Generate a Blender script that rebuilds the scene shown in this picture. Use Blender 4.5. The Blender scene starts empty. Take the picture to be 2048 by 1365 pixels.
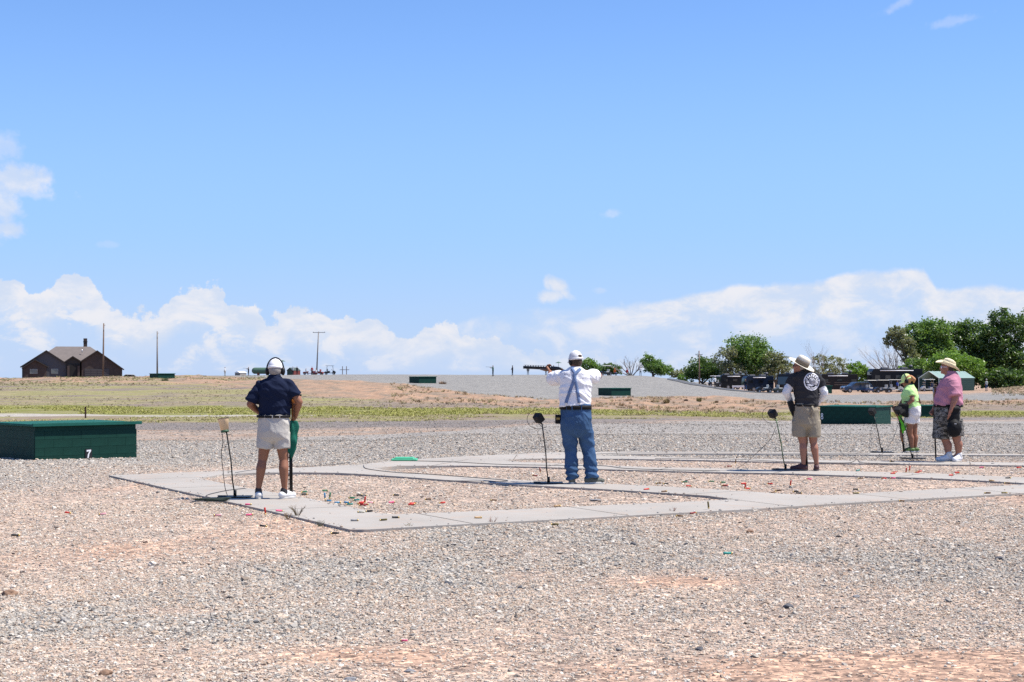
import bpy, bmesh, math, random
import numpy as np
from mathutils import Vector, Matrix, noise as mnoise
R = math.radians
random.seed(7); rng = np.random.default_rng(11)
scene = bpy.context.scene
F = 3160.0; HZ = 742.0; EYE = 1.6          # focal length and horizon in photo pixels, eye height in metres

# ------------------------------------------------------------------ camera
cam = bpy.data.cameras.new('camera'); camo = bpy.data.objects.new('camera', cam)
scene.collection.objects.link(camo); scene.camera = camo
camo.location = (0, 0, EYE); camo.rotation_euler = (R(90), 0, 0)
cam.sensor_width = 36.0; cam.lens = 36.0*F/2048.0
cam.shift_y = (HZ-682.5)/2048.0
cam.clip_start = 0.3; cam.clip_end = 40000

# ------------------------------------------------------------------ view
scene.view_settings.view_transform = 'Standard'
scene.view_settings.look = 'None'
scene.view_settings.exposure = 0.62
scene.view_settings.gamma = 1.0
scene.view_settings.use_curve_mapping = False
scene.cycles.max_bounces = 6; scene.cycles.diffuse_bounces = 3; scene.cycles.transparent_max_bounces = 8
scene.cycles.use_denoising = False
scene.cycles.sample_clamp_indirect = 6.0

# ------------------------------------------------------------------ sun
SUN_EL, SUN_AZ = 61.0, 92.0                 # azimuth clockwise from +Y (ahead)
sd = Vector((math.sin(R(SUN_AZ))*math.cos(R(SUN_EL)), math.cos(R(SUN_AZ))*math.cos(R(SUN_EL)), math.sin(R(SUN_EL))))
sl = bpy.data.lights.new('sun', 'SUN'); sl.energy = 5.0; sl.angle = R(0.53); sl.color = (1.0, 0.935, 0.84)
so = bpy.data.objects.new('sun', sl); scene.collection.objects.link(so)
so.rotation_euler = sd.to_track_quat('Z', 'Y').to_euler(); so.location = (30, 0, 60)

# ------------------------------------------------------------------ sky with clouds
class NT:
    """tiny node helper"""
    def __init__(s, tree): s.t = tree; s.n = tree.nodes; s.l = tree.links
    def new(s, typ, **kw):
        nd = s.n.new(typ)
        for k, v in kw.items(): setattr(nd, k, v)
        return nd
    def link(s, a, b): s.l.new(a, b)
    def put(s, sock, v):
        if isinstance(v, bpy.types.NodeSocket): s.l.new(v, sock)
        else: sock.default_value = v
    def math(s, op, a, b=0.0, c=0.0, clamp=False):
        nd = s.new('ShaderNodeMath', operation=op); nd.use_clamp = clamp
        s.put(nd.inputs[0], a); s.put(nd.inputs[1], b)
        if len(nd.inputs) > 2: s.put(nd.inputs[2], c)
        return nd.outputs[0]
    def vmath(s, op, a, b):
        nd = s.new('ShaderNodeVectorMath', operation=op)
        s.put(nd.inputs[0], a); s.put(nd.inputs[1], b); return nd.outputs[0]
    def ss(s, v, lo, hi):                    # smoothstep
        nd = s.new('ShaderNodeMapRange', interpolation_type='SMOOTHSTEP')
        s.put(nd.inputs['Value'], v); s.put(nd.inputs['From Min'], lo); s.put(nd.inputs['From Max'], hi)
        return nd.outputs['Result']
    def mix(s, f, a, b, typ='RGBA', blend='MIX'):
        nd = s.new('ShaderNodeMix', data_type=typ, blend_type=blend) if typ == 'RGBA' else s.new('ShaderNodeMix', data_type=typ)
        i = {'FLOAT': (0, 2, 3, 0), 'RGBA': (0, 6, 7, 2)}[typ]
        s.put(nd.inputs[i[0]], f)
        for k, v in ((i[1], a), (i[2], b)):
            if isinstance(v, tuple) and len(v) == 3: v = (*v, 1.0)
            s.put(nd.inputs[k], v)
        return nd.outputs[i[3]]
    def noise(s, vec, scale, detail=4.0, rough=0.55, dist=0.0, col=False):
        nd = s.new('ShaderNodeTexNoise'); nd.inputs['Scale'].default_value = scale
        nd.inputs['Detail'].default_value = detail; nd.inputs['Roughness'].default_value = rough
        nd.inputs['Distortion'].default_value = dist
        if vec is not None: s.l.new(vec, nd.inputs['Vector'])
        return nd.outputs['Color' if col else 'Fac']
    def ramp(s, v, stops, interp='LINEAR'):
        nd = s.new('ShaderNodeValToRGB'); nd.color_ramp.interpolation = interp
        e = nd.color_ramp.elements
        while len(e) < len(stops): e.new(0.5)
        for el, (p, c) in zip(e, stops): el.position = p; el.color = (*c, 1.0) if len(c) == 3 else c
        s.put(nd.inputs[0], v); return nd.outputs[0]
    def xyz(s, x, y, z=0.0):
        nd = s.new('ShaderNodeCombineXYZ')
        s.put(nd.inputs[0], x); s.put(nd.inputs[1], y); s.put(nd.inputs[2], z); return nd.outputs[0]

world = bpy.data.worlds.new('World'); scene.world = world; world.use_nodes = True
w = NT(world.node_tree); w.n.clear()
sky = w.new('ShaderNodeTexSky', sky_type='NISHITA'); sky.sun_disc = False
sky.sun_elevation = R(SUN_EL); sky.sun_rotation = R(SUN_AZ); sky.altitude = 800; sky.air_density = 1.0; sky.dust_density = 0.3; sky.ozone_density = 2.0
tc = w.new('ShaderNodeTexCoord'); sep = w.new('ShaderNodeSeparateXYZ'); w.link(tc.outputs['Generated'], sep.inputs[0])
dx, dy, dz = sep.outputs
azi = w.math('ARCTAN2', dx, dy)                                   # 0 ahead, right positive
hyp = w.math('SQRT', w.math('ADD', w.math('MULTIPLY', dx, dx), w.math('MULTIPLY', dy, dy)))
ele = w.math('ARCTAN2', dz, hyp)
u = w.math('MULTIPLY', azi, 10.0)                                 # 1 unit = 0.1 rad
v = w.math('MULTIPLY', ele, 10.0)
uv = w.xyz(u, v, 0.0)
def U(px): return math.atan((px-1024)/F)*10
def V(py): return math.atan((HZ-py)/F)*10
# cumulus bank: its ragged upper edge as a curve over azimuth
fc = w.new('ShaderNodeFloatCurve')
pts = [(-3600,600),(-1500,580),(-700,560),(-250,600),(-60,575),(20,562),(75,585),(110,568),(150,553),(195,578),(235,622),(290,630),(340,600),(385,575),(430,566),(452,600),(475,604),(505,598),(545,640),(570,615),(620,612),(650,628),(690,632),(760,640),(800,668),(850,655),(895,650),(930,668),(960,662),(1060,700),(2048,700),(2300,640),(3000,590),(5600,600)]
u0, u1 = U(-3600), U(5600)
cm = fc.mapping; cv = cm.curves[0]
xs = [((U(p)-u0)/(u1-u0), V(q)/2.0) for p, q in pts]
cv.points[0].location = xs[0]; cv.points[1].location = xs[-1]
for p in xs[1:-1]: cv.points.new(*p)
cm.update()
w.put(fc.inputs['Value'], w.math('DIVIDE', w.math('SUBTRACT', u, u0), u1-u0))
top = w.math('MULTIPLY', fc.outputs[0], 2.0)
nz = w.noise(uv, 6.0, 7.0, 0.62)
nzb = w.noise(w.xyz(w.math('MULTIPLY', u, 1.0), w.math('MULTIPLY', v, 1.7), 3.3), 3.1, 8.0, 0.62, 0.3)
edge = w.math('ADD', w.math('SUBTRACT', top, v), w.math('MULTIPLY', w.math('SUBTRACT', nz, 0.5), 0.34))
bank = w.ss(edge, 0.0, 0.035)
puff = w.ss(nzb, 0.465, 0.60)
rim = w.math('MULTIPLY', bank, w.math('SUBTRACT', 1.0, w.ss(edge, 0.10, 0.34)))
low = w.ss(v, 0.0, 0.32)
cl1 = w.math('MULTIPLY', bank, w.math('MAXIMUM', w.math('MULTIPLY', puff, 0.95), w.math('MULTIPLY', rim, w.ss(nz, 0.22, 0.42))))
cl1 = w.math('ADD', cl1, w.math('MULTIPLY', bank, 0.20))
cl1 = w.math('MULTIPLY', cl1, w.math('ADD', 0.5, w.math('MULTIPLY', low, 0.5)))
# anvil sheet on the right
fa = w.new('ShaderNodeFloatCurve')
pa = [(-3600,742),(800,742),(920,640),(1000,622),(1150,611),(1300,600),(1440,575),(1500,568),(1640,562),(1690,545),(1760,541),(1830,538),(1865,556),(1880,580),(1960,574),(2048,584),(2200,600),(2600,660),(3200,742),(5600,742)]
ca = fa.mapping.curves[0]; xa = [((U(p)-u0)/(u1-u0), V(q)/2.0) for p, q in pa]
ca.points[0].location = xa[0]; ca.points[1].location = xa[-1]
for p in xa[1:-1]: ca.points.new(*p)
fa.mapping.update()
w.put(fa.inputs['Value'], w.math('DIVIDE', w.math('SUBTRACT', u, u0), u1-u0))
ta = w.math('MULTIPLY', fa.outputs[0], 2.0)
fib = w.noise(w.xyz(w.math('MULTIPLY', u, 0.7), w.math('MULTIPLY', v, 5.0), 9.1), 1.6, 6.0, 0.6)
ea = w.math('ADD', w.math('SUBTRACT', ta, v), w.math('MULTIPLY', w.math('SUBTRACT', nz, 0.5), 0.07))
sheet = w.ss(ea, 0.0, 0.05)
topband = w.math('SUBTRACT', 1.0, w.ss(ea, 0.06, 0.42))
right = w.ss(u, U(1000), U(1500))
cl2 = w.math('MULTIPLY', sheet, w.math('ADD', w.math('MULTIPLY', w.math('MULTIPLY', topband, right), w.math('ADD', 0.55, w.math('MULTIPLY', fib, 0.35))), w.math('ADD', 0.12, w.math('MULTIPLY', w.ss(nzb, 0.36, 0.7), 0.50))))
# single clouds and wisps: (px, py, half width, half height, strength, tilt)
blobs = [(1100,592,30,14,.9,0),(1120,578,22,16,1.0,.5),(1098,566,10,14,.8,0),(1215,636,32,24,.65,0),(1092,640,42,18,.45,0),(1340,634,34,12,.4,0),(1005,652,30,16,.5,0),(1222,428,24,9,.38,0),(1200,582,14,6,.3,0),
         (1805,27,40,10,.34,-.35),(1895,71,50,9,.34,-.15),(12,318,30,26,.55,0),(30,378,70,30,.85,.1),(8,420,34,46,.8,0),(10,470,40,22,.85,0),(60,398,46,14,.5,0),(212,497,20,7,.22,0)]
tot = None
wn = w.noise(uv, 5.5, 6.0, 0.6)
wn2 = w.noise(w.vmath('ADD', uv, (31.0, 7.0, 0.0)), 5.5, 6.0, 0.6)
for (bx, by, hw, hh, st, tilt) in blobs:
    a = w.math('DIVIDE', w.math('SUBTRACT', u, U(bx)), hw/F*10)
    b0 = w.math('SUBTRACT', v, V(by))
    b0 = w.math('ADD', b0, w.math('MULTIPLY', w.math('SUBTRACT', u, U(bx)), tilt))
    b = w.math('DIVIDE', b0, hh/F*10)
    a = w.math('ADD', a, w.math('MULTIPLY', w.math('SUBTRACT', wn, 0.5), 3.2)); b = w.math('ADD', b, w.math('MULTIPLY', w.math('SUBTRACT', wn2, 0.5), 3.2))
    d = w.math('SUBTRACT', 1.35, w.math('SQRT', w.math('ADD', w.math('MULTIPLY', a, a), w.math('MULTIPLY', b, b))))
    m = w.math('MULTIPLY', w.ss(d, 0.0, 1.0), st)
    tot = m if tot is None else w.math('MAXIMUM', tot, m)
cloud = w.math('MAXIMUM', w.math('MAXIMUM', cl1, cl2), tot, clamp=True)
cloud = w.math('MULTIPLY', cloud, w.math('MULTIPLY', w.ss(v, -0.02, 0.02), 0.92))
shade = w.mix(w.ss(nzb, 0.40, 0.66), (4.8, 5.4, 6.5), (6.35, 6.3, 6.55))
# pale moist air near the horizon
gl = w.new('ShaderNodeHueSaturation'); gl.inputs['Saturation'].default_value = 0.94; gl.inputs['Value'].default_value = 1.0
w.link(sky.outputs[0], gl.inputs['Color'])
tint = w.mix(1.0, gl.outputs[0], (0.735, 0.985, 1.36), blend='MULTIPLY')
veil1 = w.math('MULTIPLY', w.math('SUBTRACT', 1.0, w.ss(v, 0.3, 2.5)), 0.72)
veil2 = w.math('MULTIPLY', w.math('SUBTRACT', 1.0, w.ss(v, -0.25, 0.95)), 0.80)
base = w.mix(veil2, w.mix(veil1, tint, (2.55, 4.08, 7.0)), (4.15, 5.0, 6.7))
colr = w.mix(cloud, base, shade)
bg = w.new('ShaderNodeBackground'); bg.inputs['Strength'].default_value = 0.09
w.link(colr, bg.inputs['Color'])
wo = w.new('ShaderNodeOutputWorld'); w.link(bg.outputs[0], wo.inputs['Surface'])
# ------------------------------------------------------------------ helpers
COL = scene.collection
def tag(o, label=None, cat=None, group=None, kind=None):
    if label: o['label'] = label
    if cat: o['category'] = cat
    if group: o['group'] = group
    if kind: o['kind'] = kind
    return o
def empty(name, loc, rz=0.0, label=None, cat=None, group=None):
    o = bpy.data.objects.new(name, None); COL.objects.link(o)
    o.location = loc; o.rotation_euler = (0, 0, rz); o.empty_display_size = 0.2
    return tag(o, label, cat, group)
def link(name, me, parent=None):
    o = bpy.data.objects.new(name, me); COL.objects.link(o)
    if parent is not None: o.parent = parent
    return o
def copy_tree(o, parent=None):
    c = o.copy(); COL.objects.link(c)
    if parent is not None: c.parent = parent
    for ch in list(o.children): copy_tree(ch, c)
    return c

def W(px, py, Y): return Vector(((px-1024)*Y/F, Y, EYE-(py-HZ)*Y/F))
def onplane(px, py, z=0.0):
    Y = (EYE-z)*F/(py-HZ); return Vector(((px-1024)*Y/F, Y, z))

MATS = {}
def mat(name, col, rough=0.6, metal=0.0, var=0.12, scale=6.0, bump=0.0, bscale=60.0, spec=0.4, coat=0.0, emit=None, alpha=None, sheen=0.0, stretch=None):
    """plain principled material with a little procedural variation of tone and relief"""
    if name in MATS: return MATS[name]
    m = bpy.data.materials.new(name); m.use_nodes = True; t = NT(m.node_tree); t.n.clear()
    bs = t.new('ShaderNodeBsdfPrincipled'); out = t.new('ShaderNodeOutputMaterial'); t.link(bs.outputs[0], out.inputs[0])
    tcn = t.new('ShaderNodeTexCoord'); vec = tcn.outputs['Object']
    if stretch:
        mp = t.new('ShaderNodeMapping'); mp.inputs['Scale'].default_value = stretch; t.link(vec, mp.inputs[0]); vec = mp.outputs[0]
    if var > 0:
        n1 = t.noise(vec, scale, 5.0, 0.6)
        c = t.mix(n1, tuple(max(0, x*(1-var*1.6)) for x in col), tuple(min(1, x*(1+var*1.6)) for x in col))
        t.link(c, bs.inputs['Base Color'])
    else: bs.inputs['Base Color'].default_value = (*col, 1)
    bs.inputs['Roughness'].default_value = rough; bs.inputs['Metallic'].default_value = metal
    bs.inputs['Specular IOR Level'].default_value = spec
    if coat: bs.inputs['Coat Weight'].default_value = coat
    
    if bump > 0:
        nb = t.noise(vec, bscale, 4.0, 0.6); bp = t.new('ShaderNodeBump'); bp.inputs['Distance'].default_value = 0.01
        bp.inputs['Strength'].default_value = bump; t.link(nb, bp.inputs['Height']); t.link(bp.outputs[0], bs.inputs['Normal'])
    if emit: bs.inputs['Emission Color'].default_value = (*emit, 1); bs.inputs['Emission Strength'].default_value = 1
    MATS[name] = m; return m

class MB:
    """collects shapes into one mesh"""
    def __init__(s): s.v = []; s.f = []; s.m = []; s.cur = 0
    def add(s, vs, fs, mi=None):
        b = len(s.v); s.v += [tuple(p) for p in vs]; s.f += [tuple(i+b for i in f) for f in fs]
        s.m += [s.cur if mi is None else mi]*len(fs); return s
    def box(s, c, size, rz=0.0, rot=None, mi=None, taper=1.0):
        x, y, z = (k/2 for k in size); M = rot if rot is not None else Matrix.Rotation(rz, 3, 'Z'); c = Vector(c)
        vs = [c+M@Vector((sx*x*(taper if sz > 0 else 1), sy*y*(taper if sz > 0 else 1), sz*z)) for sz in (-1, 1) for sy in (-1, 1) for sx in (-1, 1)]
        return s.add(vs, [(0, 2, 3, 1), (4, 5, 7, 6), (0, 1, 5, 4), (2, 6, 7, 3), (0, 4, 6, 2), (1, 3, 7, 5)], mi)
    def tube(s, pts, r, n=8, mi=None, cap=True):
        pts = [Vector(p) for p in pts]; rs = r if isinstance(r, (list, tuple)) else [r]*len(pts)
        rings = []; prev = None
        for i, p in enumerate(pts):
            d = (pts[min(i+1, len(pts)-1)]-pts[max(i-1, 0)])
            d = d.normalized() if d.length > 1e-9 else Vector((0, 0, 1))
            if prev is None:
                a = d.cross(Vector((0, 0, 1)))
                if a.length < 1e-3: a = d.cross(Vector((0, 1, 0)))
                a.normalize()
            else:
                a = prev-d*prev.dot(d)
                a = a.normalized() if a.length > 1e-6 else d.orthogonal().normalized()
            prev = a; b = d.cross(a)
            rings.append([p+(a*math.cos(2*math.pi*k/n)+b*math.sin(2*math.pi*k/n))*rs[i] for k in range(n)])
        vs = [q for rg in rings for q in rg]; fs = []
        for i in range(len(rings)-1):
            for k in range(n):
                k2 = (k+1) % n; fs.append((i*n+k, i*n+k2, (i+1)*n+k2, (i+1)*n+k))
        if cap: fs.append(tuple(range(n-1, -1, -1))); fs.append(tuple((len(rings)-1)*n+k for k in range(n)))
        return s.add(vs, fs, mi)
    def cap(s, p1, p2, r1, r2, n=14, mi=None, k=4):
        """round ended cone"""
        p1, p2 = Vector(p1), Vector(p2); d = (p2-p1); L = d.length
        d = d/L if L > 1e-6 else Vector((0, 0, 1)); pts = []; rs = []
        for i in range(k, 0, -1):
            a = i/k*math.pi/2*0.97; pts.append(p1-d*r1*math.sin(a)); rs.append(r1*math.cos(a))
        pts += [p1, p2]; rs += [r1, r2]
        for i in range(1, k+1):
            a = i/k*math.pi/2*0.97; pts.append(p2+d*r2*math.sin(a)); rs.append(r2*math.cos(a))
        return s.tube(pts, rs, n, mi)
    def ell(s, c, r, rot=None, n=14, m=10, mi=None):
        c = Vector(c); M = rot if rot is not None else Matrix.Identity(3); r = Vector(r); vs = []; fs = []
        for j in range(m+1):
            th = math.pi*(0.02+0.96*j/m)
            for i in range(n):
                a = 2*math.pi*i/n
                vs.append(c+M@Vector((r.x*math.sin(th)*math.cos(a), r.y*math.sin(th)*math.sin(a), r.z*math.cos(th))))
        for j in range(m):
            for i in range(n):
                i2 = (i+1) % n; fs.append((j*n+i, (j+1)*n+i, (j+1)*n+i2, j*n+i2))
        fs.append(tuple(range(n))); fs.append(tuple(m*n+i for i in range(n-1, -1, -1)))
        return s.add(vs, fs, mi)
    def loft(s, rings, n=24, mi=None, cap=True):
        """rings: (cx, cy, z, rx, ry[, tilt_x, tilt_y]) stacked ovals"""
        vs = []; fs = []
        for rg in rings:
            cx, cy, z, rx, ry = rg[:5]; tx, ty = (rg[5:7] if len(rg) > 6 else (0, 0))
            for i in range(n):
                a = 2*math.pi*i/n; ca, sa = math.cos(a), math.sin(a)
                ex = 0.82; X = rx*math.copysign(abs(ca)**ex, ca); Yy = ry*math.copysign(abs(sa)**ex, sa)
                vs.append((cx+X, cy+Yy, z+tx*X+ty*Yy))
        for j in range(len(rings)-1):
            for i in range(n):
                i2 = (i+1) % n; fs.append((j*n+i, j*n+i2, (j+1)*n+i2, (j+1)*n+i))
        if cap: fs.append(tuple(range(n-1, -1, -1))); fs.append(tuple((len(rings)-1)*n+i for i in range(n)))
        return s.add(vs, fs, mi)
    def prism(s, poly, axis, a, b, mi=None):
        """poly: 2d outline; axis x|y|z is the extrusion axis"""
        def P3(p, t): return {'x': (t, p[0], p[1]), 'y': (p[0], t, p[1]), 'z': (p[0], p[1], t)}[axis]
        n = len(poly); vs = [P3(p, a) for p in poly]+[P3(p, b) for p in poly]
        fs = [tuple(range(n)), tuple(range(2*n-1, n-1, -1))]+[(i, i+n, (i+1) % n+n, (i+1) % n) for i in range(n)]
        return s.add(vs, fs, mi)
    def mesh(s, name='mesh', mats=(), smooth=False):
        me = bpy.data.meshes.new(name); me.from_pydata(s.v, [], s.f)
        for m in (mats if isinstance(mats, (list, tuple)) else [mats]): me.materials.append(m)
        me.polygons.foreach_set('material_index', s.m)
        bm = bmesh.new(); bm.from_mesh(me); bmesh.ops.recalc_face_normals(bm, faces=bm.faces); bm.to_mesh(me); bm.free()
        if smooth: me.polygons.foreach_set('use_smooth', [True]*len(me.polygons))
        me.update(); return me
    def build(s, name, mats, parent=None, smooth=False, bevel=0.0):
        o = link(name, s.mesh(name, mats, smooth), parent)
        if bevel:
            md = o.modifiers.new('bevel', 'BEVEL'); md.width = bevel; md.segments = 2; md.limit_method = 'ANGLE'
        return o

def vnoise(x, y, seed=0):
    """numpy value noise"""
    x = np.asarray(x, float); y = np.asarray(y, float)
    xi = np.floor(x).astype(np.int64); yi = np.floor(y).astype(np.int64); fx = x-xi; fy = y-yi
    fx = fx*fx*(3-2*fx); fy = fy*fy*(3-2*fy)
    def h(a, b):
        n = (a*374761393+b*668265263+seed*1442695041) & 0x7fffffff
        n = ((n ^ (n >> 13))*1274126177) & 0x7fffffff
        n = (n ^ (n >> 16)) & 0xffff
        return n/65535.0
    return (h(xi, yi)*(1-fx)+h(xi+1, yi)*fx)*(1-fy)+(h(xi, yi+1)*(1-fx)+h(xi+1, yi+1)*fx)*fy
def fbm(x, y, oct=4, seed=0, rough=0.55):
    t = 0; a = 1; n = 0
    for k in range(oct): t = t+a*vnoise(x*2**k, y*2**k, seed+k*17); n += a; a *= rough
    return t/n
def sstep(a, b, x): t = np.clip((x-a)/(b-a), 0, 1); return t*t*(3-2*t)
# ------------------------------------------------------------------ terrain heights
YK = [0, 24, 32, 45, 60, 80, 100, 125, 160, 200, 240, 280, 340, 420, 700, 3000, 12000]
def pz(py, Y): return EYE-(py-HZ)*Y/F
def column(near, far):                      # near: heights at 0..60 m, far: photo rows at 80..340 m
    return near+[pz(p, Y) for p, Y in zip(far, YK[5:13])]
L0 = [0, 0, -.2, -.4, -.62]; R0 = [0, 0, 0, -.22, -.5]
COLS = {
 -1500: column(L0, [843, 826, 808, 783, 768, 762, 762, 762]),
     0: column(L0, [843, 826, 808, 782, 765, 760.5, 757, 757]),
   230: column(L0, [843, 826, 808, 781, 762, 755.5, 755, 756]),
   400: column(L0, [843, 826, 808, 781, 761, 753.5, 752, 752]),
   700: column(L0, [842, 826, 808, 783, 764, 753.5, 750, 749.5]),
   950: column(R0, [842, 826, 809, 790, 766, 754, 751, 750]),
  1100: column(R0, [842, 827, 812, 796, 772, 756, 750.5, 750.5]),
  1280: column(R0, [842, 828, 815, 795, 776, 758, 752, 752]),
  1350: column(R0, [843, 829, 817, 797, 778, 763, 758, 770]),
  1400: column(R0, [844, 830, 818, 798, 781, 770, 768, 776]),
  1450: column(R0, [844, 831, 820, 800, 786, 778, 777, 781]),
  1530: column(R0, [845, 834, 823, 803, 789, 786, 785, 783]),
  1700: column(R0, [847, 840, 826, 805, 789, 786, 784, 782]),
  1980: column(R0, [847, 840, 826, 805, 788, 782, 781, 780]),
  2048: column(R0, [847, 840, 826, 803, 785, 771, 776, 780]),
  3600: column(R0, [847, 840, 826, 803, 785, 771, 776, 780]),
}
CX = sorted(COLS); TAB = np.array([COLS[c]+[min(COLS[c][-1]-1.2, -2.0), -9, -30, -110] for c in CX])
def base_z(X, Y):
    X = np.asarray(X, float); Y = np.asarray(Y, float); Yc = np.clip(Y, 0, 11999)
    px = np.clip(1024+F*X/np.maximum(Yc, 24), CX[0], CX[-1]-1)
    ci = np.clip(np.searchsorted(CX, px, 'right')-1, 0, len(CX)-2); cxa = np.array(CX, float)
    t = (px-cxa[ci])/(cxa[ci+1]-cxa[ci]); t = t*t*(3-2*t)
    yi = np.clip(np.searchsorted(YK, Yc, 'right')-1, 0, len(YK)-2); yk = np.array(YK, float)
    s = (Yc-yk[yi])/(yk[yi+1]-yk[yi])
    return (TAB[ci, yi]*(1-s)+TAB[ci, yi+1]*s)*(1-t)+(TAB[ci+1, yi]*(1-s)+TAB[ci+1, yi+1]*s)*t
def axis(segs):
    out = []
    for a, b, st in segs: out += list(np.arange(a, b, st))
    return np.array(out+[segs[-1][1]])
def geo(a, b, r):
    o = [a]; st = a*r if a > 0 else 1
    while o[-1] < b: o.append(o[-1]+st); st *= 1.25
    return o[1:]
xin = axis([(-130, -60, 2.2), (-60, -14, 1.0), (-14, 14, 0.25), (14, 60, 1.0), (60, 150, 2.2)])
xo = geo(150, 9000, .03); xn = geo(130, 9000, .03)
XS = np.array([-q for q in reversed(xn)]+list(xin)+xo)
yin = axis([(-6, 5, 1.0), (5, 32, 0.25), (32, 60, 0.5), (60, 200, 1.0), (200, 420, 3.0)])
YS = np.array([-q for q in reversed(geo(6, 4000, .3))]+list(yin)+geo(420, 14000, .05))
GX, GY = np.meshgrid(XS, YS)
GZ = base_z(GX, GY)
def blur(A, coord, ax, wdt):                 # soft creases away
    for _ in range(wdt):
        B = np.pad(A, [(1, 1) if k == ax else (0, 0) for k in range(2)], mode='edge')
        A = (B[:-2] + 2*A + B[2:])/4 if ax == 0 else (B[:, :-2] + 2*A + B[:, 2:])/4
    return A
GZ = blur(GZ, YS, 0, 6); GZ = blur(GZ, XS, 1, 2)
GZ[(GY < 22)] = 0.0
# roughness: hillocks on the dirt bank, ripples elsewhere
PXG = 1024+F*GX/np.maximum(GY, 20); PYG = HZ+(EYE-GZ)*F/np.maximum(GY, 8)
BX = [0, 400, 800, 950, 1100, 1400, 1500, 1700, 2048]
BT = {'tan':  [882, 882, 868, 860, 850, 845, 842, 842, 842], 'dark': [861, 861, 856, 856, 848, 842, 840, 840, 840],
      'gr2':  [846, 846, 842, 840, 838, 838, 838, 836, 834], 'road': [834.5, 833, 830, 830, 829, 830, 832, 831, 829],
      'grn':  [828, 829.5, 830, 830, 829, 830, 832, 831, 829], 'mauve': [812, 812, 820, 820, 820, 828, 830, 828, 820],
      'oran': [767, 769, 806, 806, 815, 825, 827, 815, 808], 'hill': [700, 753, 768, 790, 800, 792, 800, 806, 800],
      'ora2': [600, 600, 700, 600, 600, 768, 787, 789, 787]}
def band(k, px): return np.interp(px, BX, BT[k])
bank_m = sstep(4, -3, PYG-band('oran', PXG))*sstep(-4, 3, PYG-band('hill', PXG))*(GY > 60)*(GY < 260)
GZ = GZ+bank_m*(fbm(GX/3.2, GY/5.5, 4, 5)-.45)*0.85+(GY > 60)*(GY < 500)*(fbm(GX/9, GY/9, 3, 9)-.5)*0.16
GZ = GZ+(GY < 60)*(GY > -5)*(fbm(GX/1.3, GY/1.3, 3, 3)-.5)*0.012
def gz(x, y):
    x = float(x); y = float(y)
    i = int(np.clip(np.searchsorted(XS, x)-1, 0, len(XS)-2)); j = int(np.clip(np.searchsorted(YS, y)-1, 0, len(YS)-2))
    s = (x-XS[i])/(XS[i+1]-XS[i]); t = (y-YS[j])/(YS[j+1]-YS[j])
    return float((GZ[j, i]*(1-s)+GZ[j, i+1]*s)*(1-t)+(GZ[j+1, i]*(1-s)+GZ[j+1, i+1]*s)*t)
def gzv(x, y):
    i = np.clip(np.searchsorted(XS, x)-1, 0, len(XS)-2); j = np.clip(np.searchsorted(YS, y)-1, 0, len(YS)-2)
    s = (x-XS[i])/(XS[i+1]-XS[i]); t = (y-YS[j])/(YS[j+1]-YS[j])
    return (GZ[j, i]*(1-s)+GZ[j, i+1]*s)*(1-t)+(GZ[j+1, i]*(1-s)+GZ[j+1, i+1]*s)*t
def G(px, Y, lift=0.0):
    x = (px-1024)*Y/F; return Vector((x, Y, gz(x, Y)+lift))

# ------------------------------------------------------------------ concrete walks (outline and gravel beds)
ST = 0.026                                   # slab top
def bp(lst): return [onplane(px, py, ST).xy for px, py in lst]
outer = bp([(218,951),(460,1004.5),(570,1029),(700,1059.5),(735,1059.5),(971,1046.5),(1155,1037.5),(1313,1028.5),(1500,1019),(1685,1007),(2048,986.5),(2700,955),
            (2700,912),(2048,908.5),(1500,904.2),(1244,903.6),(1108,905.2),(937,912.5),(800,920.5),(726,929),(580,936.5),(439,942)])
beds = [bp([(398,957),(460,969.5),(490,975.7),(603,994.5),(713,1016.7),(740,1023.5),(764,1027.3),(790,1028.6),(900,1025),(1094,1016),(1280,1007.5),(1458,999.4),(1452,996.8),(1415,991.8),(1330,986.3),(1210,978.8),(1032,969.5),(902,961),(800,953.5),(713,948),(672,946),(600,945.2),(507,946),(440,950)]),
        bp([(752,936.5),(781,942.5),(820,946.5),(902,951.5),(1005,958.2),(1097,963.7),(1203,967.5),(1313,972.5),(1449,980),(1549,986.8),(1600,989.8),(1640,990.6),(1685,989.7),(1780,983.5),(2048,969.3),(2120,966),(2048,966.8),(1960,961.5),(1875,957.3),(1716,952.3),(1590,947.7),(1400,944),(1244,940),(1142,936.8),(1073,934),(937,931.8),(800,932)]),
        bp([(1008,921),(1039,924),(1203,930.6),(1313,934.7),(1500,938),(1558,939.6),(1716,943.4),(1875,947.4),(2048,955),(2400,968),(2500,962),(2400,948),(2048,931.5),(1811,928.4),(1647,926.2),(1400,920.6),(1244,918.2),(1108,917.6),(1050,918.2)]),
        bp([(1196,911),(1313,913.6),(1400,916),(1621,920),(1843,923),(2048,925.5),(2500,940),(2600,928),(2048,911.2),(1500,908.6),(1278,908.6),(1230,909.4)])]
def inpoly(poly, x, y):
    ins = np.zeros(x.shape, bool); n = len(poly)
    for i in range(n):
        x1, y1 = poly[i]; x2, y2 = poly[(i+1) % n]
        c = ((y1 > y) != (y2 > y)); xx = (x2-x1)*(y-y1)/((y2-y1) if abs(y2-y1) > 1e-9 else 1e-9)+x1
        ins ^= c & (x < xx)
    return ins
def onslab(x, y):
    m = inpoly(outer, x, y)
    for b in beds: m &= ~inpoly(b, x, y)
    return m
cu = bpy.data.curves.new('walk', 'CURVE'); cu.dimensions = '2D'; cu.fill_mode = 'BOTH'; cu.extrude = 0.05; cu.bevel_depth = 0.0
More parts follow.
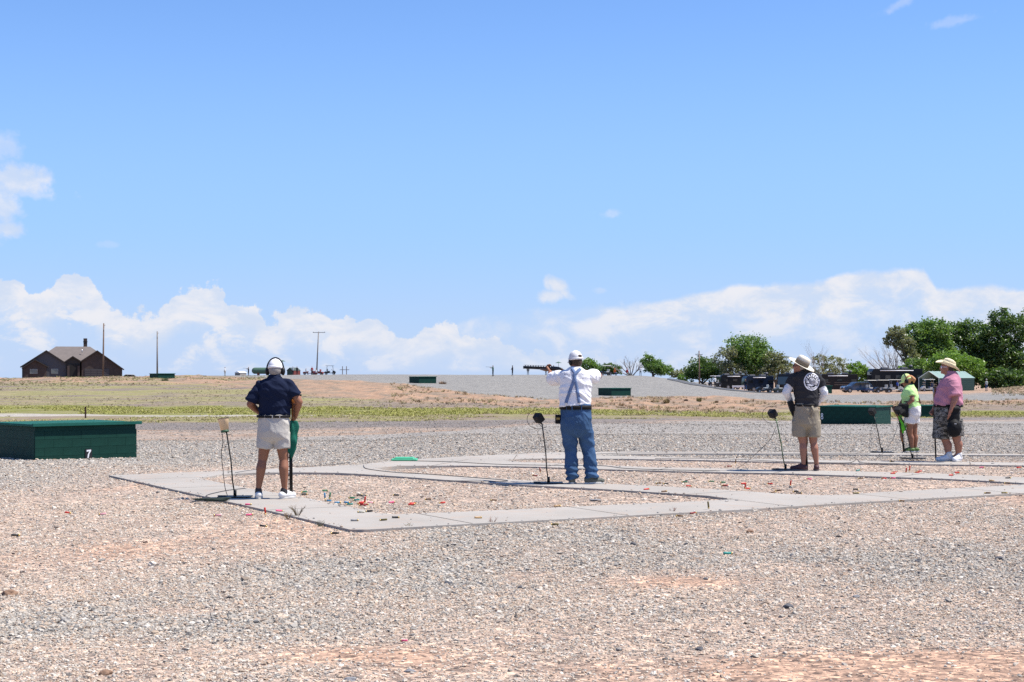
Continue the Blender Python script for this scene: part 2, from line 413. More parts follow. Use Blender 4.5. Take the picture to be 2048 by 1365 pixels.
for pl in [outer]+beds:
    sp = cu.splines.new('POLY'); sp.points.add(len(pl)-1); sp.use_cyclic_u = True
    for q, p in zip(sp.points, pl): q.co = (p.x, p.y, 0, 1)
tmp = bpy.data.objects.new('walk_tmp', cu); COL.objects.link(tmp)
dg = bpy.context.evaluated_depsgraph_get(); wme = bpy.data.meshes.new_from_object(tmp.evaluated_get(dg)); bpy.data.objects.remove(tmp)
m = bpy.data.materials.new('concrete'); m.use_nodes = True; t = NT(m.node_tree); bs = t.n['Principled BSDF']
pos = t.new('ShaderNodeNewGeometry').outputs['Position']
n1 = t.noise(pos, 0.7, 6, .65); n2 = t.noise(pos, 26, 4, .7); n3 = t.noise(pos, 2.2, 6, .75, 1.2)
c = t.ramp(n1, [(.3, (.30, .278, .248)), (.7, (.365, .340, .308))])
c = t.mix(t.math('MULTIPLY', t.ss(n3, .50, .66), .5), c, (.38, .29, .225))
c = t.mix(t.math('MULTIPLY', t.ss(n2, .55, .8), .35), c, (.24, .22, .20))
# sawn joints across the walks
sp = t.new('ShaderNodeSeparateXYZ'); t.link(pos, sp.inputs[0])
t.link(c, bs.inputs['Base Color']); bs.inputs['Roughness'].default_value = .88; bs.inputs['Specular IOR Level'].default_value = .25
bpn = t.new('ShaderNodeBump'); bpn.inputs['Distance'].default_value = .004; bpn.inputs['Strength'].default_value = .6
t.link(n2, bpn.inputs['Height']); t.link(bpn.outputs[0], bs.inputs['Normal'])
conc = m
wme.materials.clear(); wme.materials.append(conc)
walk = link('walkway', wme); walk.location = (0, 0, ST-0.05); tag(walk, kind='structure')

# ------------------------------------------------------------------ ground colour zones
def mixc(a, b, t): return a*(1-t[..., None])+b*t[..., None]
C = lambda *c: np.array(c, float)
def pink_mask(x, y):
    """1 where loose grey gravel lies, 0 on bare pink dirt; shapes as in the place"""
    px = 1024+F*x/np.maximum(y, 4); py = HZ+EYE*F/np.maximum(y, 4)
    g = 0.10+(fbm(x/2.2+20, y/3.2, 5, 21)-.5)*1.6+(fbm(x/.5, y/1.2, 3, 27)-.5)*.5
    def el(cx, cy, rx, ry, s):
        d = ((px-cx)/rx)**2+((py-cy)/ry)**2; return s*np.exp(-d)
    g = g+el(860, 1150, 300, 42, .9)+el(1150, 1075, 360, 24, .3)+el(1250, 1130, 160, 26, .3)+el(440, 1250, 360, 32, .75)+el(120, 1240, 160, 34, .3)+el(1750, 1085, 360, 50, .3)+el(1200, 1225, 380, 26, .3)+el(1450, 1290, 300, 22, .25)+el(1100, 1310, 200, 22, .25)
    g = g-el(360, 1105, 420, 50, .28)-el(1350, 1163, 190, 15, 1.15)-el(1040, 1152, 70, 11, 1.0)-el(1960, 1352, 480, 50, 1.55)-el(700, 1312, 180, 16, .7)-el(350, 1222, 120, 10, .7)-el(1600, 1135, 130, 12, .6)-el(1100, 1330, 200, 22, .3)
    far = sstep(26, 31, y+0*x)*.88
    leftfar = sstep(0, -6, x-(-1.5-.24*(y-16)))*sstep(17, 24, y)
    g = np.where(inpoly(outer, x, y), 0.22+(g-.3)*.5, g)
    return np.clip(np.where((far > .3) | (leftfar > .3), np.maximum(g, np.maximum(far, leftfar*.8)), g), -1, 1)
V_ = GX.size
gm = pink_mask(GX, GY)
pink = C(.50, .395, .318)*.76; tan = C(.44, .335, .25)*.76; grav = C(.365, .345, .315)*.76; darkg = C(.25, .222, .205)*.76
green = C(.225, .235, .06)*.76; green2 = C(.30, .28, .13)*.76; dry = C(.285, .225, .165)*.76; mauve = C(.25, .205, .175)*.76; oran = C(.43, .285, .19)*.76; hillg = C(.285, .28, .262)*.76; roadc = C(.46, .43, .38)*.76
orng = C(.55, .37, .265)*.76
nA = fbm(GX/2.0, GY/2.0, 4, 31); nB = fbm(GX/7, GY/12, 4, 41); nC = fbm(GX/1.1, GY/1.6, 4, 51); nD = fbm(GX/16, GY/3.0, 4, 61)
near = mixc(mixc(pink, grav, sstep(.15, .75, gm)), orng, sstep(.0, -.65, gm+(nA-.5)*.35))
col = near
pyj = PYG+(nB-.5)*7+(nC-.5)*3.5
def over(key, colour, soft=1.6):
    global col
    b = band(key, PXG); t = sstep(soft, -soft, pyj-b)*(GY > 36)
    col = mixc(col, colour, t)
dryish = mixc(mauve, dry, sstep(.35, .65, nC))
green_n = mixc(green, green2, sstep(.4, .7, nC)); g2n = mixc(green2, dry, sstep(.35, .6, nA)); nE = fbm(GX/4.0, GY/14.0, 4, 77); mauve_n = mixc(mixc(mixc(mauve, dryish, sstep(.35, .5, nE)), green2, np.clip(sstep(.44, .56, nD)*.85+sstep(900, 500, PXG)*.35*sstep(.3, .6, nE), 0, 1)), tan, sstep(.60, .72, nC)*.4)
oran_n = mixc(mixc(oran, dryish, sstep(.45, .62, nC)), green2, sstep(.55, .68, nD)*sstep(700, 300, PXG)*.8)
farg = mixc(grav, hillg, sstep(30, 60, GY))
over('tan', mixc(grav, oran*1.02, .35+.4*sstep(.4, .6, nA))); over('dark', darkg); over('gr2', g2n); over('road', roadc, .7); over('grn', green_n, .9)
over('mauve', mauve_n); over('oran', oran_n); over('hill', hillg*1.0*(0.94+.12*nC[..., None])); over('ora2', mixc(oran, tan, nC))
speck = np.clip(1.0-sstep(.0, 1., (GY-110)/60.)*.35, 0, 1)*np.where((pyj < band('gr2', PXG)) & (pyj > band('hill', PXG)) & (GY > 60), .45, 1.0)
ny, nx = GX.shape
idx = np.arange(V_).reshape(ny, nx)
quads = np.stack([idx[:-1, :-1], idx[:-1, 1:], idx[1:, 1:], idx[1:, :-1]], -1).reshape(-1, 4)
me = bpy.data.meshes.new('ground')
me.vertices.add(V_); me.vertices.foreach_set('co', np.stack([GX, GY, GZ], -1).ravel())
me.loops.add(quads.size); me.loops.foreach_set('vertex_index', quads.ravel())
me.polygons.add(len(quads)); me.polygons.foreach_set('loop_start', np.arange(0, quads.size, 4)); me.update(calc_edges=True)
me.polygons.foreach_set('use_smooth', np.ones(len(quads), bool))
ca_ = me.attributes.new('zone', 'FLOAT_COLOR', 'POINT'); ca_.data.foreach_set('color', np.concatenate([col, speck[..., None]], -1).reshape(-1).astype(np.float32))
m = bpy.data.materials.new('ground'); m.use_nodes = True; t = NT(m.node_tree); bs = t.n['Principled BSDF']
at = t.new('ShaderNodeAttribute', attribute_name='zone'); pos = t.new('ShaderNodeNewGeometry').outputs['Position']
vo = t.new('ShaderNodeTexVoronoi'); vo.inputs['Scale'].default_value = 30; t.link(pos, vo.inputs['Vector'])
sc_ = t.new('ShaderNodeSeparateColor'); t.link(vo.outputs['Color'], sc_.inputs[0])
vo2 = t.new('ShaderNodeTexVoronoi'); vo2.inputs['Scale'].default_value = 11; t.link(pos, vo2.inputs['Vector'])
sc2 = t.new('ShaderNodeSeparateColor'); t.link(vo2.outputs['Color'], sc2.inputs[0])
tone = t.ramp(sc_.outputs[0], [(0, (.28, .30, .33)), (.16, (.62, .62, .64)), (.5, (.96, .95, .94)), (.8, (1.18, 1.16, 1.14)), (1, (1.7, 1.66, 1.6))])
tone2 = t.ramp(sc2.outputs[0], [(0, (.5, .52, .55)), (.2, (.85, .86, .88)), (.6, (1.0, 1.0, 1.0)), (1, (1.4, 1.38, 1.34))])
mps = t.new('ShaderNodeMapping'); mps.inputs['Scale'].default_value = (1.0, .16, 1.0); t.link(pos, mps.inputs[0])
big = t.mix(1.0, t.ramp(t.noise(pos, .6, 8, .75), [(.38, (.90, .90, .91)), (.62, (1.10, 1.09, 1.08))]), t.ramp(t.noise(mps.outputs[0], 2.6, 6, .8), [(.36, (.84, .84, .85)), (.64, (1.15, 1.14, 1.13))]), blend='MULTIPLY')
c1 = t.mix(at.outputs['Alpha'], (1.0, 1.0, 1.0), tone); c2 = t.mix(t.math('MULTIPLY', at.outputs['Alpha'], .8), (1.0, 1.0, 1.0), tone2)
c = t.mix(1.0, t.mix(1.0, t.mix(1.0, at.outputs['Color'], c1, blend='MULTIPLY'), c2, blend='MULTIPLY'), big, blend='MULTIPLY')
t.link(c, bs.inputs['Base Color']); bs.inputs['Roughness'].default_value = .95; bs.inputs['Specular IOR Level'].default_value = .15
b1 = t.new('ShaderNodeBump'); b1.inputs['Distance'].default_value = .02; b1.inputs['Strength'].default_value = .55
hgt = t.math('ADD', t.math('MULTIPLY', t.math('SUBTRACT', 1.0, vo.outputs['Distance']), .5), t.noise(pos, 55, 3, .7))
t.link(hgt, b1.inputs['Height']); t.link(b1.outputs[0], bs.inputs['Normal'])
me.materials.append(m); ground = link('ground', me); tag(ground, kind='structure')

# ------------------------------------------------------------------ scatter: points with size, turn, tone and variant; one node group places the pieces
def scatter(name, pts, scl, rot, colr, var, make, material, label=None, cat=None):
    n = len(pts); me = bpy.data.meshes.new(name); me.vertices.add(n); me.vertices.foreach_set('co', pts.astype(np.float32).ravel())
    for k, typ, fld, d in (('s', 'FLOAT_VECTOR', 'vector', scl), ('r', 'FLOAT_VECTOR', 'vector', rot), ('tone', 'FLOAT_COLOR', 'color', colr)):
        a = me.attributes.new(k, typ, 'POINT'); a.data.foreach_set(fld, d.astype(np.float32).ravel())
    a = me.attributes.new('vi', 'INT', 'POINT'); a.data.foreach_set('value', var.astype(np.int32))
    me.materials.append(material)
    o = link(name, me)
    g = bpy.data.node_groups.new(name, 'GeometryNodeTree')
    g.interface.new_socket('Geometry', in_out='INPUT', socket_type='NodeSocketGeometry'); g.interface.new_socket('Geometry', in_out='OUTPUT', socket_type='NodeSocketGeometry')
    q = NT(g); gi = q.new('NodeGroupInput'); go = q.new('NodeGroupOutput')
    jn = q.new('GeometryNodeGeometryToInstance')
    for k in make(q, material): q.link(k, jn.inputs[0])
    ip = q.new('GeometryNodeInstanceOnPoints'); ip.inputs['Pick Instance'].default_value = True
    def na(nm, typ):
        z = q.new('GeometryNodeInputNamedAttribute', data_type=typ); z.inputs['Name'].default_value = nm; return z.outputs[0]
    q.link(gi.outputs[0], ip.inputs['Points']); q.link(jn.outputs[0], ip.inputs['Instance'])
    q.link(na('vi', 'INT'), ip.inputs['Instance Index']); q.link(na('s', 'FLOAT_VECTOR'), ip.inputs['Scale'])
    er = q.new('FunctionNodeEulerToRotation'); q.link(na('r', 'FLOAT_VECTOR'), er.inputs[0]); q.link(er.outputs[0], ip.inputs['Rotation'])
    q.link(ip.outputs[0], go.inputs[0])
    md = o.modifiers.new('scatter', 'NODES'); md.node_group = g
    tag(o, label, cat, kind='stuff'); return o
def stones(q, material):
    outs = []
    for k in range(5):
        ic = q.new('GeometryNodeMeshIcoSphere'); ic.inputs['Radius'].default_value = 1.0; ic.inputs['Subdivisions'].default_value = 2
        sp = q.new('GeometryNodeSetPosition'); nz = q.new('ShaderNodeTexNoise'); nz.noise_dimensions = '4D'
        nz.inputs['W'].default_value = k*3.7; nz.inputs['Scale'].default_value = 0.9; nz.inputs['Detail'].default_value = 1.0
        sb = q.new('ShaderNodeVectorMath', operation='SUBTRACT'); q.link(nz.outputs['Color'], sb.inputs[0]); sb.inputs[1].default_value = (.5, .5, .5)
        ml = q.new('ShaderNodeVectorMath', operation='SCALE'); q.link(sb.outputs[0], ml.inputs[0]); ml.inputs['Scale'].default_value = 2.2
        q.link(ic.outputs['Mesh'], sp.inputs['Geometry']); q.link(ml.outputs[0], sp.inputs['Offset'])
        sm = q.new('GeometryNodeSetMaterial'); sm.inputs['Material'].default_value = material; q.link(sp.outputs[0], sm.inputs[0])
        gi = q.new('GeometryNodeGeometryToInstance'); q.link(sm.outputs[0], gi.inputs[0]); outs.append(gi.outputs[0])
    return reversed(outs)
def tone_mat(name, rough=.85, trans=0.0):
    m = bpy.data.materials.new(name); m.use_nodes = True; t = NT(m.node_tree); bs = t.n['Principled BSDF']
    at = t.new('ShaderNodeAttribute', attribute_name='tone', attribute_type='INSTANCER')
    tcn = t.new('ShaderNodeTexCoord'); nn = t.noise(tcn.outputs['Object'], 2.5, 3, .6)
    c = t.mix(1.0, at.outputs['Color'], t.ramp(nn, [(.3, (.8, .8, .8)), (.7, (1.2, 1.2, 1.2))]), blend='MULTIPLY')
    t.link(c, bs.inputs['Base Color']); bs.inputs['Roughness'].default_value = rough; bs.inputs['Specular IOR Level'].default_value = .25
    return m
stone_m = tone_mat('pebble')
def cone_points(n, y0, y1, marg=1.12):
    """points spread evenly over the ground the lens takes in, with a margin either side"""
    y = np.sqrt(rng.uniform(y0**2, y1**2, n)); x = rng.uniform(-1, 1, n)*y*0.324*marg; return x, y
PAL = np.array([(.50, .465, .42), (.56, .53, .49), (.43, .41, .385), (.34, .33, .32), (.66, .62, .57), (.54, .44, .355), (.47, .36, .285), (.17, .165, .165), (.58, .49, .41), (.36, .30, .25), (.72, .69, .65)])
pg = np.array([.21, .17, .13, .10, .08, .09, .06, .06, .10, .04, .03]); pp = np.array([.15, .13, .07, .05, .09, .14, .10, .02, .16, .05, .04])
pg /= pg.sum(); pp /= pp.sum()
X_, Y_, S_, G_ = [], [], [], []
for (n, a, b, s0) in ((240000, 7.6, 12.5, .0057), (270000, 12.5, 19, .0065), (210000, 19, 31, .0077), (100000, 31, 46, .0098), (50000, 46, 78, .012)):
    x, y = cone_points(n, a, b); g = pink_mask(x, y)
    k = (rng.random(n) < np.interp(g, [-.8, -.3, .15, 1], [.04, .2, .42, 1])*(.45 if a > 40 else 1)) & ~onslab(x, y)
    x, y, g = x[k], y[k], g[k]; s = s0*rng.lognormal(0, .42, len(x))*(.85+.3*np.clip(g, 0, 1))
    X_.append(x); Y_.append(y); S_.append(np.clip(s, .0035, .032)); G_.append(g)
x = np.concatenate(X_); y = np.concatenate(Y_); s = np.concatenate(S_); g = np.concatenate(G_); n = len(x)
u_ = rng.random(n); ig = np.searchsorted(np.cumsum(pg), u_).clip(0, 10); ip_ = np.searchsorted(np.cumsum(pp), u_).clip(0, 10)
pick = np.where(rng.random(n) < np.clip(g*1.25-.1, 0, 1), ig, ip_)
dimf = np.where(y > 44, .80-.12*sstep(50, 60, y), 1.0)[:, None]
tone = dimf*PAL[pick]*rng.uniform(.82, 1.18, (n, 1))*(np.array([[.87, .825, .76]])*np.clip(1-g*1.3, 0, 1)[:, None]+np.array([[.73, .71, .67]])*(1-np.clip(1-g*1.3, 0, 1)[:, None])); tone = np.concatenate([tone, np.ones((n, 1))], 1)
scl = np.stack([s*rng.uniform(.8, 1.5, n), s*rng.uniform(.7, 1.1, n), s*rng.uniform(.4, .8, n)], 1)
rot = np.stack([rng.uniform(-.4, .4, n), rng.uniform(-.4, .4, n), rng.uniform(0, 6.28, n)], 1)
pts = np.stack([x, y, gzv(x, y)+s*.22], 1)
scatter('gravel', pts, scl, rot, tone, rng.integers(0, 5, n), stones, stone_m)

# larger loose stones that show one by one (photo place, size across in px, colour)
def rock_mesh(seed, mt):
    bm = bmesh.new(); bmesh.ops.create_icosphere(bm, subdivisions=3, radius=1)
    for vv in bm.verts:
        d = mnoise.noise(vv.co*1.1+Vector((seed*5.1, 0, 0))); e = mnoise.noise(vv.co*3.2+Vector((0, seed*3.3, 0)))
        vv.co *= 1+d*.55+e*.14
    me = bpy.data.meshes.new('stone'); bm.to_mesh(me); bm.free(); me.materials.append(mt)
    me.polygons.foreach_set('use_smooth', [True]*len(me.polygons)); return me
rk = [('brown', (.24, .15, .10)), ('dark grey', (.10, .10, .11)), ('grey', (.22, .22, .23))]
stone_list = [(18,1190,32,14,0,'brown boulder-like stone lying at the left edge of the gravel'),(212,1350,24,15,0,'brown stone at the bottom left corner of the gravel'),(1576,1216,20,12,1,'dark grey round stone alone on the gravel right of centre'),
 (2000,1119,20,8,1,'flat dark stone near the right edge beyond the orange dirt'),(1500,1066,14,8,0,'small brown stone just below the back concrete walk'),(1190,1002,20,6,2,'flat grey stone inside the first gravel bed near its tip'),
 (1400,1300,17,11,1,'dark stone low on the gravel, below the round grey stone'),(820,1344,26,7,2,'flat grey stone at the bottom edge, middle of the gravel'),(1713,1196,16,8,2,'grey stone right of the round dark stone'),(1040,1178,10,9,1,'small black stone below the orange dirt patch, left of centre'),
 (700,1362,30,9,2,'grey stone cut by the bottom edge of the picture'),(1411,1160,11,6,1,'small dark stone on the orange dirt patch'),(1835,1125,16,7,1,'dark stone on the gravel near the right orange streak'),(203,1324,13,7,2,'small grey stone above the brown corner stone'),(1265,1090,14,8,1,'black stone just right of centre under the walk')]
for i, (px, py, wpx, hpx, ci, lab) in enumerate(stone_list):
    p = onplane(px, py, 0); k = p.y/F
    o = link('stone', rock_mesh(i+1, mat('stone '+rk[ci][0], rk[ci][1], .9, var=.25, scale=2, bump=.5, bscale=8)))
    o.scale = (wpx*k/2.2, wpx*k/2.6, hpx*k/2.0); o.location = (p.x, p.y, gz(p.x, p.y)+hpx*k*.22); o.rotation_euler = (0, 0, (i*37 % 50-25)/60)
    tag(o, lab, 'stone', 'larger loose stones on the gravel')

# tooled joints across the walks
jb = MB()
for cl in ([(300, 951), (715, 1043)], [(745, 1043), (1400, 1010), (2048, 978)], [(740, 933), (1032, 962), (1330, 979), (1500, 995)], [(800, 926), (1244, 934), (1716, 947.5), (2048, 961)], [(940, 917), (1400, 918), (1843, 925.5), (2048, 928.5)], [(1150, 906), (1600, 907), (2048, 910)]):
    P3 = [onplane(px, py, ST).xy for px, py in cl]
    for a, b2 in zip(P3[:-1], P3[1:]):
        d = (b2-a); L_ = d.length; d.normalize(); n_ = Vector((-d.y, d.x)); k = .8
        while k < L_:
            c0 = a+d*k; e = []
            for sg in (1, -1):
                q = 0.0
                while q < 1.3 and onslab(np.array([c0.x+n_.x*sg*q]), np.array([c0.y+n_.y*sg*q]))[0]: q += .03
                e.append(q-.02)
            if e[0] > .1 and e[1] > .1:
                p0 = c0+n_*e[0]; p1 = c0-n_*e[1]; w2 = d*.006
                jb.add([(p0.x-w2.x, p0.y-w2.y, ST+.003), (p0.x+w2.x, p0.y+w2.y, ST+.003), (p1.x+w2.x, p1.y+w2.y, ST+.003), (p1.x-w2.x, p1.y-w2.y, ST+.003)], [(0, 1, 2, 3)])
            k += 1.9
jo = jb.build('concrete_joint', mat('joint dirt', (.10, .085, .07), .95)); tag(jo, kind='stuff')
sx, sy = cone_points(26000, 12, 32); kk = onslab(sx, sy)
for dxy in ((.0, .16), (.0, -.16), (.16, 0), (-.16, 0)): pass
near_edge = ~(onslab(sx+.12, sy) & onslab(sx-.12, sy) & onslab(sx, sy+.12) & onslab(sx, sy-.12)); kk &= near_edge | (rng.random(len(sx)) < .06)
sx, sy = sx[kk], sy[kk]; nn = len(sx); s2 = .0065*rng.lognormal(0, .4, nn)
scatter('spilled_gravel', np.stack([sx, sy, np.full(nn, ST)+s2*.3], 1), np.stack([s2*1.2, s2, s2*.7], 1), np.stack([0*sx, 0*sx, rng.uniform(0, 6.28, nn)], 1), np.concatenate([PAL[rng.integers(0, 11, nn)]*.76, np.ones((nn, 1))], 1), rng.integers(0, 5, nn), stones, stone_m)
# ------------------------------------------------------------------ figures
from mathutils.bvhtree import BVHTree
def vn3(x, y, z, s=0): return (vnoise(x+z*.71, y+z*1.37, s)+vnoise(y*1.1+x*.5+9, z*1.3-x*.31, s+3))*.5
def remesh(mb, voxel, mats, smooth=3, wr=0.0, wf=(9, 9, 14), seed=0, fold=None, matfn=None):
    """weld the collected shapes into one continuous skin; optional cloth creases"""
    me = mb.mesh('tmp', []); o = link('tmp', me)
    md = o.modifiers.new('r', 'REMESH'); md.mode = 'VOXEL'; md.voxel_size = voxel; md.adaptivity = 0.0
    ms = o.modifiers.new('s', 'SMOOTH'); ms.iterations = smooth; ms.factor = .5
    out = bpy.data.meshes.new_from_object(o.evaluated_get(bpy.context.evaluated_depsgraph_get()))
    bpy.data.objects.remove(o); bpy.data.meshes.remove(me)
    n = len(out.vertices); co = np.empty(n*3); out.vertices.foreach_get('co', co); co = co.reshape(-1, 3)
    if wr > 0 or fold:
        no = np.empty(n*3); out.vertices.foreach_get('normal', no); no = no.reshape(-1, 3)
        d = np.zeros(n)
        if wr > 0:
            q = vn3(co[:, 0]*wf[0], co[:, 1]*wf[1], co[:, 2]*wf[2], seed)
            r = 1-np.abs(q*2-1); r2 = 1-np.abs(vn3(co[:, 0]*wf[0]*2.1, co[:, 1]*wf[1]*2.1, co[:, 2]*wf[2]*1.7+co[:, 0]*9, seed+5)*2-1)
            d += np.maximum(wr*((r**2-.45)+.5*(r2**2-.45)), -.006)+.003
        if fold: d += fold(co)
        co = co+no*d[:, None]; out.vertices.foreach_set('co', co.ravel())
    for m in (mats if isinstance(mats, (list, tuple)) else [mats]): out.materials.append(m)
    if matfn:
        pc = np.empty(len(out.polygons)*3); out.polygons.foreach_get('center', pc); out.polygons.foreach_set('material_index', matfn(pc.reshape(-1, 3)).astype(np.int32))
    out.polygons.foreach_set('use_smooth', [True]*len(out.polygons)); out.update(); return out
def hand(mb, w, d, n, side=1, curl=.6, s=1.0, spread=1.0):
    w = Vector(w); d = Vector(d).normalized(); n = Vector(n); n = (n-d*n.dot(d)).normalized(); t = d.cross(n)*side
    for k, (off, ln, r) in enumerate(((.031, .072, .0088), (.0105, .082, .009), (-.0105, .076, .0086), (-.031, .06, .0076))):
        kn = w+(d*.088+t*off*spread-n*.004*abs(off)*30)*s
        mb.cap(w+(d*.012+t*off*.6)*s, kn, .0165*s, .0125*s, 10, k=2)
        p = kn; a = curl*.55
        for L, rr in ((.46, 1), (.30, .93), (.24, .84)):
            dd = (d*math.cos(a)+n*math.sin(a)).normalized(); q = p+dd*ln*L*s; mb.cap(p, q, r*rr*s, r*rr*.93*s, 10, k=2); p = q; a += curl*1.05
    p = w+(d*.02+t*.024)*s; a = curl*.3
    for L, rr in ((.044, .0125), (.032, .0108), (.026, .0095)):
        dd = (d*.72+t*(.75-a)+n*(.35+a)).normalized(); q = p+dd*L*s; mb.cap(p, q, rr*s, rr*.92*s, 10, k=2); p = q; a += .28+curl*.25
def rotm(yaw, pitch=0, roll=0):             # yaw + turns to the left
    return Matrix.Rotation(R(yaw), 3, 'Z') @ Matrix.Rotation(R(pitch), 3, 'X') @ Matrix.Rotation(R(roll), 3, 'Y')
def headshape(mb, c, M, s=1.0):
    P = lambda x, y, z: c+M@Vector((x*s, y*s, z*s)); V3 = lambda *a: Vector(a)*s
    mb.ell(P(0, -.012, .028), V3(.076, .096, .096), M, 20, 14); mb.ell(P(0, .028, -.03), V3(.062, .07, .075), M)
    mb.ell(P(0, .045, -.072), V3(.044, .045, .034), M); mb.ell(P(0, .078, -.088), V3(.02, .016, .015), M)
    mb.cap(P(0, .088, .018), P(0, .108, -.018), .009*s, .0145*s, 10); mb.ell(P(0, .072, .034), V3(.052, .024, .012), M)
    mb.ell(P(0, .083, -.05), V3(.024, .014, .007), M); mb.ell(P(0, .08, -.061), V3(.02, .014, .008), M)
    for q in (-1, 1):
        mb.ell(P(q*.077, -.004, -.008), V3(.010, .02, .033), M@Matrix.Rotation(q*.25, 3, 'Z')); mb.ell(P(q*.042, .052, -.022), V3(.026, .028, .03), M)
def eyes(root, c, M, s=1.0):
    for q in (-1, 1):
        b = MB(); p = c+M@Vector((q*.031*s, .079*s, .012*s)); b.ell(p, (.0125*s,)*3, M, 12, 8, 0)
        b.ell(p+M@Vector((0, .0075*s, 0)), (.0062*s, .0062*s, .0062*s), M, 10, 6, 1)
        b.build('eye', [mat('eye white', (.75, .73, .7), .3, var=0), mat('iris', (.05, .035, .025), .2, var=0)], root, True)
def shoe(root, a, d, m_up, m_sole, L=.29, wdt=1.0):
    """a: ankle joint above the ground, d: toe direction"""
    a = Vector(a); d = Vector(d).normalized(); sd_ = Vector((d.y, -d.x, 0)); g0 = Vector((a.x, a.y, 0)); z = Vector((0, 0, 1))
    b = MB(); b.cap(a-z*.022, g0-d*.03+z*.05, .042*wdt, .044*wdt); b.cap(g0-d*.045+z*.052, g0+d*.07+z*.05, .040*wdt, .046*wdt)
    b.cap(g0+d*.06+z*.05, g0+d*(L-.115)+z*.043, .045*wdt, .034*wdt); b.cap(a+d*.02-z*.0, g0+d*.1+z*.055, .036*wdt, .035*wdt)
    b.cap(g0+d*(L-.13)+sd_*.012+z*.04, g0+d*(L-.105)-sd_*.008+z*.04, .035*wdt, .034*wdt)
    up = remesh(b, .008, m_up, 2); up = link('shoe', up, root)
    b = MB(); pl = []
    for i in range(28):
        th = 2*math.pi*i/28; c_, s_ = math.cos(th), math.sin(th); y = -.075+(L)*(.5+.5*c_)-0.005
        wd = (.052 if c_ > 0 else .043)*(1-.15*math.exp(-((c_+.15)/.35)**2))*wdt*1.02
        p = g0+d*y+sd_*wd*s_*(1.0 if abs(s_) < .9 else 1); pl.append((p.x, p.y))
    b.prism(pl, 'z', 0.0, .027); b.build('sole', m_sole, up, bevel=.006)
    b = MB(); p0 = g0+d*.05+z*.082
    for k in range(4): q = p0+d*.022*k-z*.008*k; b.tube([q-sd_*.026, q+z*.009, q+sd_*.026], .0035, 5)
    b.build('lace', mat('shoelace', (.6, .6, .6), .8), up)
def fig(name, label, group, fx, fy, spec, base=ST, parts=None):
    Y = (EYE-base)*F/(fy-HZ); ppm = F/Y
    root = empty('person', ((fx-1024)*Y/F, Y, base), 0, label, 'person', group)
    j = lambda px, py, dy=0.0: Vector(((px-fx)/ppm*(Y+dy)/Y, dy, EYE-base-(py-HZ)*(Y+dy)/F))
    return root, j, ppm, Y
def limb(mb, pts, rs, n=16):
    for (a, b, r1, r2) in zip(pts[:-1], pts[1:], rs[:-1], rs[1:]): mb.cap(a, b, r1, r2, n)
def trunk(mb, rings, infl=0.0, n=28, yaw=0.0):
    """rings: (centre Vector, rx, ry)"""
    cy_, sy_ = math.cos(R(yaw)), math.sin(R(yaw)); vs = []; fs = []
    for (c, rx, ry) in rings:
        for i in range(n):
            a = 2*math.pi*i/n; ca, sa = math.cos(a), math.sin(a); X = (rx+infl)*math.copysign(abs(ca)**.85, ca); Yy = (ry+infl)*math.copysign(abs(sa)**.85, sa)
            vs.append((c.x+X*cy_-Yy*sy_, c.y+X*sy_+Yy*cy_, c.z))
    for k in range(len(rings)-1):
        for i in range(n): fs.append((k*n+i, k*n+(i+1) % n, (k+1)*n+(i+1) % n, (k+1)*n+i))
    fs.append(tuple(range(n-1, -1, -1))); fs.append(tuple((len(rings)-1)*n+i for i in range(n))); mb.add(vs, fs)
def cut(mb, p1, p2, r1, r2, n=18): mb.tube([p1, p2], [r1, r2], n)          # flat ended, for hems
def yoke(mb, n, sl_, sr_, r0=.06, r1=.072):
    for q in (sl_, sr_): mb.cap(n+(q-n)*.25, q, r0, r1)
def drape(mb, me, off=.004, axis=Vector((0, 1, 0)), back=1.5, keep=True):
    """lay the collected flat pieces onto a cloth surface"""
    bv = BVHTree.FromPolygons([v.co[:] for v in me.vertices], [p.vertices[:] for p in me.polygons]); out = []
    for p in mb.v:
        p = Vector(p); h = bv.ray_cast(p-axis*back, axis)
        out.append(tuple(h[0]-axis*off) if h[0] is not None else tuple(p))
    mb.v = out; return mb
def ribbon(mb, pts, wd, n=30, flat='xz'):
    pts = [Vector(p) for p in pts]; seg = [(b-a).length for a, b in zip(pts[:-1], pts[1:])]; tot = sum(seg); L = []; 
    for i in range(n+1):
        t = tot*i/n; k = 0
        while k < len(seg)-1 and t > seg[k]: t -= seg[k]; k += 1
        L.append((pts[k].lerp(pts[k+1], t/seg[k]), (pts[k+1]-pts[k]).normalized()))
    vs = []; fs = []
    for p, d in L:
        s_ = Vector((d.z, 0, -d.x)).normalized() if flat == 'xz' else d.cross(Vector((0, 0, 1))).normalized()
        for q in (-.5, 0, .5): vs.append(p+s_*wd*q)
    for i in range(n):
        for q in range(2): fs.append((i*3+q, i*3+q+1, i*3+q+4, i*3+q+3))
    mb.add(vs, fs)
def solid(o, th): md = o.modifiers.new('thick', 'SOLIDIFY'); md.thickness = th; md.offset = 0; return o
def belt(root, c, rx, ry, h, m, yaw=0, loops=None, buckle=True):
    b = MB(); trunk(b, [(c-Vector((0, 0, h/2)), rx, ry), (c+Vector((0, 0, h/2)), rx, ry)], 0, 40, yaw); o = b.build('belt', m, root, True); return o

